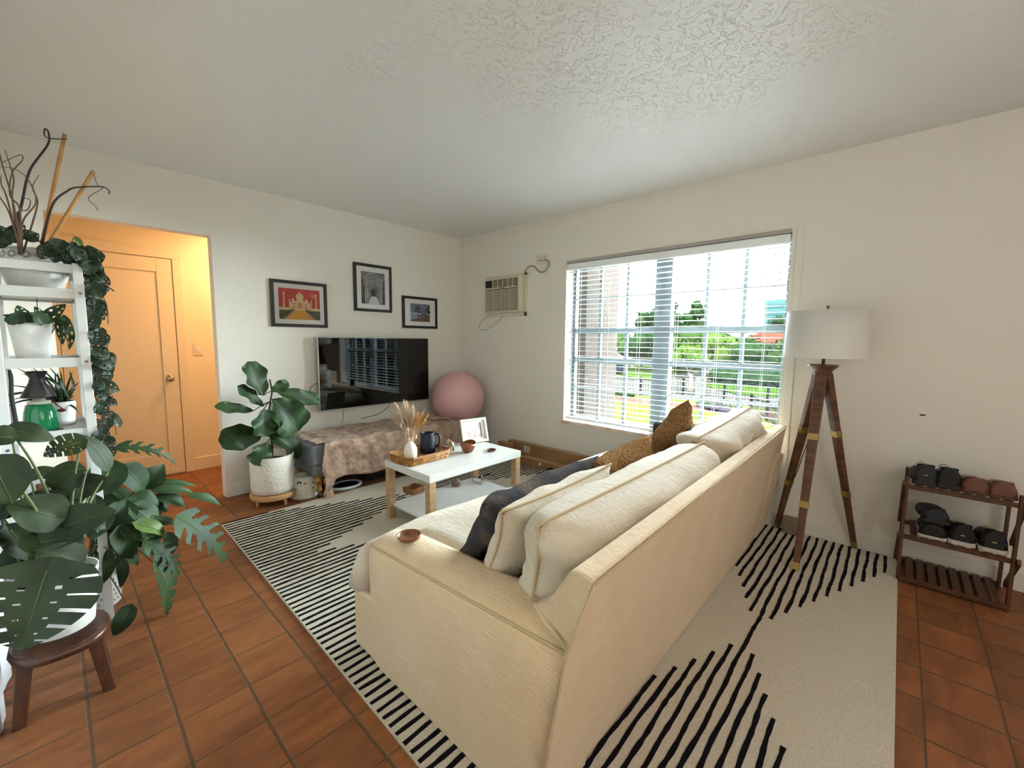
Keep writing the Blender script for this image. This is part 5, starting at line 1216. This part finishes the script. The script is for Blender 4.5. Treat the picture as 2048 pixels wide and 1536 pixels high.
# --- second tier pot
sp = empty('potted_pothos', (-3.53, -1.31, 1.218), 'white embossed pot with small leafy plant on the second tier of the shelf unit', 'potted plant')
MB().lathe([(0, 1.2185), (.046, 1.2185), (.048, 1.225), (.064, 1.375), (.066, 1.385), (.062, 1.385), (.060, 1.36), (0, 1.36)], (-3.53, -1.31, 0), 40).build('pot', M_('pot_embossed', 'e2e2df', .4, bump=(35, .8, .006)), sp)
MB().lathe([(0, 1.362), (.060, 1.362)], (-3.53, -1.31, 0), 20).build('soil', mat_soil, sp)
mb = MB(); mq = MB()
for k, *r in SHELF_PLANT: leaf(mb, k, r[:3], r[3:6], r[6]); stem(mq, (-3.53+rv.uniform(-.03, .03), -1.31, 1.36), r[:3], .0018, .0014, out=.15)
mb.build('foliage', mat_phi, sp); mq.build('stems', mat_stem, sp)
tg = empty('hanging_terrarium', (-3.50, -1.10, 1.30), 'small black-edged glass terrarium hanging under the top shelf board', 'terrarium')
mb = MB(); cx, cy = -3.505, -1.13; R1 = [(cx+.022*math.cos(a), cy+.022*math.sin(a), 1.435) for a in (.4, 1.97, 3.54, 5.11)]; R2 = [(cx+.055*math.cos(a), cy+.055*math.sin(a), 1.375) for a in (.4, 1.97, 3.54, 5.11)]; R3 = [(cx+.012*math.cos(a), cy+.012*math.sin(a), 1.29) for a in (.4, 1.97, 3.54, 5.11)]
for i in range(4):
    for a, b in ((R1[i], R1[(i+1) % 4]), (R2[i], R2[(i+1) % 4]), (R3[i], R3[(i+1) % 4]), (R1[i], R2[i]), (R2[i], R3[i])): mb.tube([a, b], .0022, 5)
mb.tube([(cx, cy, 1.435), (cx, cy, 1.50)], .0015, 5); mb.tube([R1[0], R1[2]], .002, 5); mb.build('wire_edges', mat_blackm, tg)
mb = MB()
for i in range(4): mb.face([R1[i], R1[(i+1) % 4], R2[(i+1) % 4], R2[i]]); mb.face([R2[i], R2[(i+1) % 4], R3[(i+1) % 4], R3[i]])
mb.build('glass_panes', glass_mat('terrarium_glass', 'd9e0cf'), tg)
# --- third tier
gj = empty('green_glass_lamp', (-3.527, -1.33, .905), 'green glass jar topped by a black funnel cone on the third shelf tier', 'jar')
gx, gy = -3.527, -1.32
MB().lathe([(0, .922), (.054, .922), (.057, .93), (.050, 1.0), (.042, 1.035), (0, 1.037)], (gx, gy, 0), 36).build('glass_jar', M_('green_glass', '0f7a4c', .12, coat=.4), gj)
MB().lathe([(0, .9055), (.056, .9055), (.058, .921), (0, .921)], (gx+.006, gy, 0), 36).build('base', M_('base_dark', '2a211e', .6), gj)
MB().lathe([(0, 1.037), (.036, 1.037), (.036, 1.048), (.020, 1.052), (.018, 1.066), (0, 1.066)], (gx, gy, 0), 30).build('neck', M_('neck_cream', 'c9c5b4', .4), gj)
MB().lathe([(0, 1.066), (.053, 1.066), (.054, 1.070), (.026, 1.130), (.022, 1.150), (.033, 1.172), (.033, 1.178), (0, 1.178)], (gx, gy, 0), 36).build('funnel_top', M_('funnel_black', '16171a', .4), gj)
mb = MB(); mb.tube([(-3.49, -1.27, 1.05), (-3.475, -1.28, 1.02), (-3.455, -1.29, 1.0)], .0025, 5)
fl_ = tag(mb.build('flower_stem', M_('flower_red', '5c1420', .6), origin=(-3.49, -1.27, .91)), 'tiny dark red blossom sprig beside the green jar', 'flower'); 
MB().sphere((-3.462, -1.288, .997), .010, (1.5, .8, .8), 10).build('blossom', bpy.data.materials['flower_red'], fl_)
mb = MB(); P = catmull([(-3.598, -1.37, 1.19), (-3.596, -1.375, 1.15), (-3.60, -1.37, 1.08), (-3.597, -1.37, 1.0), (-3.592, -1.37, .91)], 6); mb.tube(P, [.005, .006, .007, .008, .008, .008]+[.008]*(len(P)-6), 8, flat=.6); tag(mb.build('black_strap', mat_blackm), 'long curved black strap hanging inside the third tier of the shelf unit', 'strap')
dp = empty('strap_leaf_plant', (-3.46, -1.11, .905), 'dark strap-leaved plant in a white pot at the back of the third tier', 'potted plant')
MB().lathe([(0, .9055), (.040, .9055), (.050, 1.02), (.046, 1.02), (.045, 1.0), (0, 1.0)], (-3.46, -1.11, 0), 30).build('pot', mat_white, dp)
mb = MB()
for k, *r in STRAP:
    q = Vector(r[3:6]); q.x = max(-3.62, min(-3.30, q.x)); q.z = min(q.z, 1.19); leaf(mb, 's', (-3.46+rv.uniform(-.01, .01), -1.11, 1.0), q, .014, droop=.09)
    q2 = q+Vector((rv.uniform(-.05, .05), rv.uniform(-.05, .02), rv.uniform(-.06, 0))); leaf(mb, 's', (-3.46, -1.11, 1.0), q2, .016, droop=.12)
mb.build('foliage', mat_vine, dp)
# --- fourth tier: little white house
hs = empty('white_house_box', (-3.54, -1.31, .58), 'small white wooden house ornament with a picture window on the fourth tier', 'ornament')
mb = MB(); mb.prism([(-3.585, -1.34, .581), (-3.49, -1.34, .581), (-3.49, -1.34, .70), (-3.5375, -1.34, .745), (-3.585, -1.34, .70)], (0, .07, 0)); mb.build('house_body', mat_white, hs, bev=.002)
MB().box((-3.562, -1.3425, .645), (-3.525, -1.3402, .69)).build('window_picture', M_('picture_dark', '3a3228', .5, var=(60, '8a4a32')), hs)
# --- woven basket and philodendron
ph = empty('philodendron', (-3.395, -1.22, 0), 'bushy philodendron with split and heart leaves in a white perforated basket on the floor', 'potted plant')
mb = MB(); mb.lathe([(0, .001), (.070, .001), (.078, .012), (.092, .24), (.088, .245), (.086, .22), (0, .22)], (-3.395, -1.22, 0), 40)
for r_ in range(7):
    for c in range(26):
        a = 2*PI*(c+.5*(r_ % 2))/26; z = .035+r_*.027; R_ = .0785+.014*(z-.012)/.228+.0006; mb.face([(-3.395+R_*math.cos(a+da), -1.22+R_*math.sin(a+da), z+dz) for da, dz in ((-.05, 0), (0, -.007), (.05, 0), (0, .007))], 1)
mb.build('basket', [mat_white, M_('perforation', '6e6558', .8)], ph, keep=True)
mb = MB(); mq = MB()
for i, (k, *r) in enumerate(PHILO):
    leaf(mb, k, r[:3], r[3:6], r[6], hint=(.25, -.6, .7), mat=1 if i == 9 else 0, vein=2); stem(mq, (-3.395+rv.uniform(-.05, .05), -1.22+rv.uniform(-.05, .05), .22), r[:3], .004, .0022, out=.22)
mb.build('foliage', [mat_phi, mat_light, mat_vein], ph); mq.build('stems', mat_stem, ph)
# --- stool with monstera
stl = empty('step_stool', (-3.525, -1.86, 0), 'small reddish brown wooden stool with a curved seat under the monstera pot', 'stool')
mat_st = wood('stool_wood', '3c2014', '52301f', (6, 2, 2), .35)
def stf(u, v):
    x = -3.648+.252*u; d = 2*u-1; hw = .125*math.sqrt(max(.02, 1-abs(d)**3.2)); y = -1.86+(2*v-1)*hw; return Vector((x, y, .232+.016*d*d))
mb = MB(); mb.grid(stf, 24, 10); st_ = mb.build('seat', mat_st, stl, keep=True, solid=.026)
for sx_ in (-1, 1):
    for sy_ in (-1, 1):
        a = Vector((-3.527+sx_*.085, -1.86+sy_*.065, .218)); b = Vector((-3.527+sx_*.112, -1.86+sy_*.085, 0)); mb = MB()
        vs = []
        for c, w in ((a, .021), (b, .017)):
            for q1, q2 in ((-1, -1), (1, -1), (1, 1), (-1, 1)): vs.append(mb.bm.verts.new(c+Vector((q1*w, q2*w*.8, 0))))
        for q in ((3, 2, 1, 0), (4, 5, 6, 7), (0, 1, 5, 4), (1, 2, 6, 5), (2, 3, 7, 6), (3, 0, 4, 7)): mb.bm.faces.new([vs[i] for i in q])
        mb.build('leg', mat_st, stl, bev=.003)
mn = empty('monstera', (-3.525, -1.86, .26), 'large monstera with broad split leaves in a white pot on the wooden stool', 'potted plant')
MB().lathe([(0, .264), (.085, .264), (.092, .27), (.112, .46), (.114, .475), (.108, .475), (.106, .45), (0, .45)], (-3.522, -1.86, 0), 44).build('pot', mat_white, mn)
MB().lathe([(0, .452), (.106, .452)], (-3.522, -1.86, 0), 24).build('soil', mat_soil, mn)
mb = MB(); mq = MB()
rx_ = random.Random(77)
for i in range(14):
    bx_, by_, bz_ = -3.56+rx_.uniform(-.09, .10), -1.80+rx_.uniform(-.16, .12), rx_.uniform(.52, .82); a = rx_.uniform(0, 6.28); l = rx_.uniform(.10, .17)
    MONSTERA.append(('h', bx_, by_, bz_, max(-3.66, bx_+l*math.cos(a)), by_-l*.35, bz_+l*.5*math.sin(a), l*.8))
for i, (k, *r) in enumerate(MONSTERA):
    leaf(mb, k, r[:3], r[3:6], r[6], hint=(.1, -.8, .6), droop=.04 if i == 0 else .1, vein=1); stem(mq, (-3.522+rv.uniform(-.06, .06), -1.86+rv.uniform(-.06, .06), .45), r[:3], .006 if i < 10 else .003, .003, out=.12)
mb.build('foliage', [mat_mon, mat_vein], mn); mq.build('stems', mat_stem, mn)
# --- curtain along the wall at the edge
def cur(u, v):
    y = -2.75+1.45*u; z = .004+1.1*v; return Vector((-3.690+.022*math.sin(u*34)+.008*math.sin(u*71+2*v)+.01*v*math.sin(u*9), y, z))
ct_ = tag(MB(), None) if False else None
mb = MB(); mb.grid(cur, 90, 8); tag(mb.build('hanging_cloth', M_('cloth_white', 'd8dade', .85, sheen=.3), keep=True, solid=.003), 'white folded cloth hanging to the floor beside the stool and shelf', 'curtain')
# ---------------------------------------------------------------- outdoors
GZ = -4.0
def OM(name, col, *a, **k):
    def dk(h):
        c = lin(h); g = sum(c)/3; c = [(x*.85+g*.15)*.017 for x in c]; return tuple(1.055*x**(1/2.4)-.055 if x > .0031 else 12.92*x for x in c)
    if 'var' in k: v = list(k['var']); v[1] = dk(v[1]); k['var'] = tuple(v)
    k['spec'] = 0; k.pop('coat', None)
    return M_(name, dk(col), *a, **k)
mat_grass = OM('lawn', 'c2c25c', .95, var=(.35, 'a6b848', .4, .6), bump=(8, .4, .05), spec=.05); mat_grass2 = OM('lawn_green', '86b83c', .95, var=(.5, '6c9c34', .4, .6), spec=.05)
mat_road = OM('driveway', 'b5b2ac', .9, var=(.4, 'a3a09a')); mat_path = OM('brick_path', 'c99880', .9); mat_red = OM('roof_tile', 'c8765a', .8, var=(1.5, 'b0624a')); mat_bld = OM('stucco_cream', 'e6dcc8', .9)
tag(MB().box((.35, -40, GZ-.3), (36, 90, GZ)).build('ground_lawn', mat_grass), kind='structure'); tag(MB().box((36, -60, GZ-.3), (260, 160, GZ-.02)).build('ground_drive', mat_road), kind='structure')
def patch(name, pts, z, mat): tag(MB().prism([(x, y, GZ-.02) for x, y in pts], (0, 0, z)).build(name, mat), kind='structure')
patch('path', [(31, -20), (33.5, -20), (33.5, 40), (31, 40)], .045, mat_path)
patch('ground_verge', [(47, -8), (62, -10), (62, 16), (50, 13), (44, 8)], .10, mat_grass2); patch('ground_verge_far', [(52, 21), (80, 27), (90, 48), (66, 40)], .10, mat_grass2); patch('ground_verge_back', [(64, -30), (110, -30), (110, 24), (66, 18)], .10, mat_grass2)
# side wing of the house seen through the window's edge
tag(MB().box((.35, -1.60, GZ), (1.02, -1.30, 3.2)).build('wall_outer_wing', OM('wing_stucco', 'f6e2d8', .9, var=(3, 'ecd2c6'))), kind='structure')
def tree(name, label, x, y, h, r, mat, seed, zc=.55, group=None, n=1500, trunk=True, sq=1.0, lz=.5):
    rt = random.Random(seed); root = empty(name, (x, y, GZ), label, 'tree', group)
    if trunk:
        mb = MB(); mb.tube([(x, y, GZ), (x+.1, y, GZ+h*.3), (x, y+.1, GZ+h*.6)], [r*.08, r*.06, r*.03], 8)
        for i in range(5): a = rt.uniform(0, 6.28); mb.tube([(x, y, GZ+h*.38), (x+r*.5*math.cos(a), y+r*.5*math.sin(a), GZ+h*.65)], [r*.04, r*.015], 6)
        mb.build('trunk', mat_bark, root)
    mb = MB(); cl = []
    for i in range(13):
        a = rt.uniform(0, 6.28); q = r*.68*math.sqrt(rt.random()); cl.append((Vector((x+q*math.cos(a), y+q*math.sin(a), GZ+h*(zc+rt.uniform(-.14, .24)))), r*rt.uniform(.32, .5)))
    for c, rr_ in cl:
        mb.sphere(c, rr_*.72, (1, 1, sq*.9), 8)
    for i in range(n):
        c, rr_ = rt.choice(cl); d = Vector((rt.gauss(0, 1), rt.gauss(0, 1), rt.gauss(0, 1))).normalized(); p = c+Vector((d.x, d.y, d.z*sq))*rr_*rt.uniform(.72, 1.02); s = rt.uniform(.5, 1)*lz*.42
        nn = (d+Vector((rt.uniform(-.8, .8), rt.uniform(-.8, .8), rt.uniform(-.3, .8)))).normalized(); a = nn.orthogonal().normalized(); b = nn.cross(a); mb.face([p-a*s, p-b*s*.6, p+a*s, p+b*s*.6])
    mb.build('crown', mat, root, keep=True); return root
def TMt(n, a, b): return OM(n, a, .9, var=(.9, b, .38, .62), spec=.08)
t1, t2, t3 = TMt('tree_green', '7fae48', '5f8e3c'), TMt('tree_dark', '5a8a4a', '44723c'), TMt('tree_lime', 'a6cc4e', '86b440')
specs = [('lime green garden tree standing just behind the iron fence', 43.5, 12.6, 5.3, 2.9, t3, .6), ('green garden tree at the window edge beside the house wing', 30, 17.6, 5.6, 3.2, t1, .55),
 ('small round green tree beyond the lawn behind the wing', 41, 25, 5.2, 3.0, t2, .55), ('dark green tree on the far verge, leftmost of the big tree row', 72, 52, 9.5, 6.5, t1, .5), ('green tree in the big tree row, second from the house wing', 74, 44, 9.8, 6.5, t2, .5),
 ('green tree in the big tree row behind the parked car', 76, 35.5, 8.8, 6.5, t1, .5), ('tree in the big row just left of the window mullion', 70, 27.5, 8.6, 6.5, t2, .5), ('broad tree in the big row behind the window mullion', 66, 20.5, 8.8, 6.2, t1, .5),
 ('broad yellowish tree in the row right of the window mullion', 64, 14.5, 8.4, 5.8, t3, .48), ('dark tree in front of the red roofed house', 60, 9, 6.6, 4.8, t2, .48), ('low green tree beside the red roofed house', 58, 4.6, 6.6, 4.2, t1, .48), ('bright green tree at the right window edge', 46, .9, 6.4, 3.0, t3, .5)]
for i, (lab, x, y, h, r, m, zc) in enumerate(specs): tree('garden_tree' if i < 3 else 'broadleaf_tree', lab, x, y, h, r, m, 40+i, zc, n=1300, lz=.45 if x < 50 else .8)
for i, (lab, x, y, h, r) in enumerate([('tall distant tree rising over the tree row, near the wing', 95, 54, 13.0, 4.5), ('tall feathery distant tree just left of the window mullion', 95, 40, 12.5, 5), ('tall feathery distant tree just right of the window mullion', 90, 30.5, 14.2, 4.6), ('small distant tree top above the red roof', 110, 16.5, 11.4, 4)]):
    tree('distant_tree', lab, x, y, h, r, t2, 80+i, .7, n=700, lz=1.1)
def hedge(label, x0, y0, x1, y1, z, w, mat, seed):
    rt = random.Random(seed); mb = MB(); L = math.dist((x0, y0), (x1, y1)); n = int(L/.9)+1; d = Vector((x1-x0, y1-y0, 0)).normalized(); nn = Vector((-d.y, d.x, 0))
    for i in range(n+1): c = Vector((x0, y0, GZ+z*.5))+d*L*i/n; mb.sphere(c+nn*rt.uniform(-.2, .2), w*.6, (1, 1, z/w*.85), 8)
    for i in range(int(L*60)):
        p = Vector((x0, y0, GZ))+d*rt.uniform(0, L)+nn*rt.uniform(-w*.6, w*.6)+Vector((0, 0, z*rt.uniform(.2, 1.08))); s = .16; a = Vector((rt.uniform(-1, 1), rt.uniform(-1, 1), rt.uniform(-1, 1))).normalized()*s; b = a.orthogonal().normalized()*s*.6; mb.face([p-a, p-b, p+a, p+b])
    return tag(mb.build('clipped_hedge', mat, keep=True), label, 'hedge')
hedge('long clipped green hedge behind the driveway fence', 53, -3, 57, 14, 1.9, 1.6, t2, 3)
hedge('low hedge beyond the lawn beside the iron fence', 33.8, 14.8, 33.8, 22, .7, .9, t1, 4)
mat_purp = TMt('flowers_purple', '8a7a9a', '6a8a5a')
hedge('bed of purple flowers on the lawn by the fence', 30.5, 4.6, 32.8, 7.4, .5, 1.3, mat_purp, 5)
def fence(label, pts, h):
    P = [Vector((x, y, GZ)) for x, y in pts]; r = empty('iron_fence', P[0], label, 'fence'); mf = bpy.data.materials.get('fence_dark') or OM('fence_dark', '3c4146', .5)
    mr = MB(); mp = MB()
    for a, b in zip(P, P[1:]):
        for z in (.25, h-.15): mr.box((0, -.025, z-.025), ((b-a).length, .025, z+.025), M=Matrix.Translation(a) @ Matrix.Rotation(math.atan2(b.y-a.y, b.x-a.x), 4, 'Z'))
        n = int((b-a).length/.24)
        for i in range(n+1): p = a+(b-a)*i/n; w = .014; mp.box((p.x-w, p.y-w, GZ), (p.x+w, p.y+w, GZ+h))
    mr.build('rails', mf, r); mp.build('pickets', mf, r)
    for a in P: MB().box((a.x-.09, a.y-.09, GZ), (a.x+.09, a.y+.09, GZ+h+.1)).build('fence_post', mf, r)
fence('dark iron picket fence between the lawn and the driveway', [(34.2, 20), (36.5, 15), (38.5, 11.5), (39.5, 8), (40, 4.5), (39, 1)], 1.7)
fence('dark iron fence at the near corner of the lawn', [(26, 1.0), (29.5, 2.4), (33, 4.2)], 1.3)
tag(MB().box((38.6, 9.6, GZ), (39.4, 10.4, GZ+1.9)).build('gate_pillar', mat_bld, bev=.03), 'cream pillar standing in the iron fence line', 'pillar')
# parked car
pc_ = empty('parked_car', (60, 30, GZ), 'dark parked car on the driveway beneath the trees', 'car')
CM = Matrix.Translation((60, 30.2, GZ)) @ Matrix.Rotation(.5, 4, 'Z')
mb = MB(); prof = [(-2.2, .35), (-2.2, .85), (-1.9, 1.0), (-1.2, 1.05), (-.7, 1.5), (.8, 1.5), (1.4, 1.02), (2.1, .9), (2.25, .6), (2.2, .35)]
mb.prism([CM @ Vector((x, -.85, z)) for x, z in prof], CM.to_3x3() @ Vector((0, 1.7, 0))); mb.build('car_body', OM('car_navy', '3a4258', .25, coat=.5), pc_, bev=.06)
mb = MB(); mb.prism([CM @ Vector((x, -.87, z)) for x, z in [(-1.05, 1.08), (-.65, 1.44), (.75, 1.44), (1.2, 1.08)]], CM.to_3x3() @ Vector((0, 1.74, 0))); mb.build('car_windows', OM('car_glass', '1a2026', .1), pc_)
for x in (-1.4, 1.4):
    for y in (-.86, .66): MB().cyl(CM @ Vector((x, y, .34)), CM @ Vector((x, y+.2, .34)), .34, n=20).build('wheel', mat_blackm, pc_)
def house(name, label, x0, y0, x1, y1, zw, zr, wallm):
    r = empty(name, ((x0+x1)/2, (y0+y1)/2, GZ), label, 'building'); MB().box((x0, y0, GZ), (x1, y1, zw)).build('walls', wallm, r)
    mb = MB(); o = .6; mx, my = (x0+x1)/2, (y0+y1)/2; A = [(x0-o, y0-o, zw), (x1+o, y0-o, zw), (x1+o, y1+o, zw), (x0-o, y1+o, zw)]; k = min(x1-x0, y1-y0)/2
    R_ = [(mx, y0-o+k, zr), (mx, y1+o-k, zr)]
    for q in ((A[0], A[1], R_[0]), (A[1], A[2], R_[1], R_[0]), (A[2], A[3], R_[1]), (A[3], A[0], R_[0], R_[1]), tuple(reversed(A))): mb.face(list(q))
    mb.build('hip_roof', mat_red, r)
    for i in range(4): y = y0+(y1-y0)*(i+.5)/4; MB().box((x0-.03, y-.5, zw-2), (x0, y+.5, zw-.8)).build('house_window', OM('house_glass', '6f7f86', .2) if i == 0 and name == 'red_roofed_house' else bpy.data.materials['house_glass'], r)
house('red_roofed_house', 'cream house with a hipped red tile roof behind the trees', 72, 2.5, 84, 16.5, 1.35, 4.0, mat_bld)
def tower(label, x, y, w, h, mat, fl):
    r = empty('apartment_tower', (x, y, GZ), label, 'building'); MB().box((x-w/2, y-w/2, GZ), (x+w/2, y+w/2, h)).build('tower_body', mat, r)
    mb = MB(); n = int((h+4)/3)
    for i in range(n): z = GZ+2+i*3; mb.box((x-w/2-.15, y-w/2+.6, z), (x-w/2-.02, y+w/2-.6, z+1.4))
    mb.build('window_bands', fl, r)
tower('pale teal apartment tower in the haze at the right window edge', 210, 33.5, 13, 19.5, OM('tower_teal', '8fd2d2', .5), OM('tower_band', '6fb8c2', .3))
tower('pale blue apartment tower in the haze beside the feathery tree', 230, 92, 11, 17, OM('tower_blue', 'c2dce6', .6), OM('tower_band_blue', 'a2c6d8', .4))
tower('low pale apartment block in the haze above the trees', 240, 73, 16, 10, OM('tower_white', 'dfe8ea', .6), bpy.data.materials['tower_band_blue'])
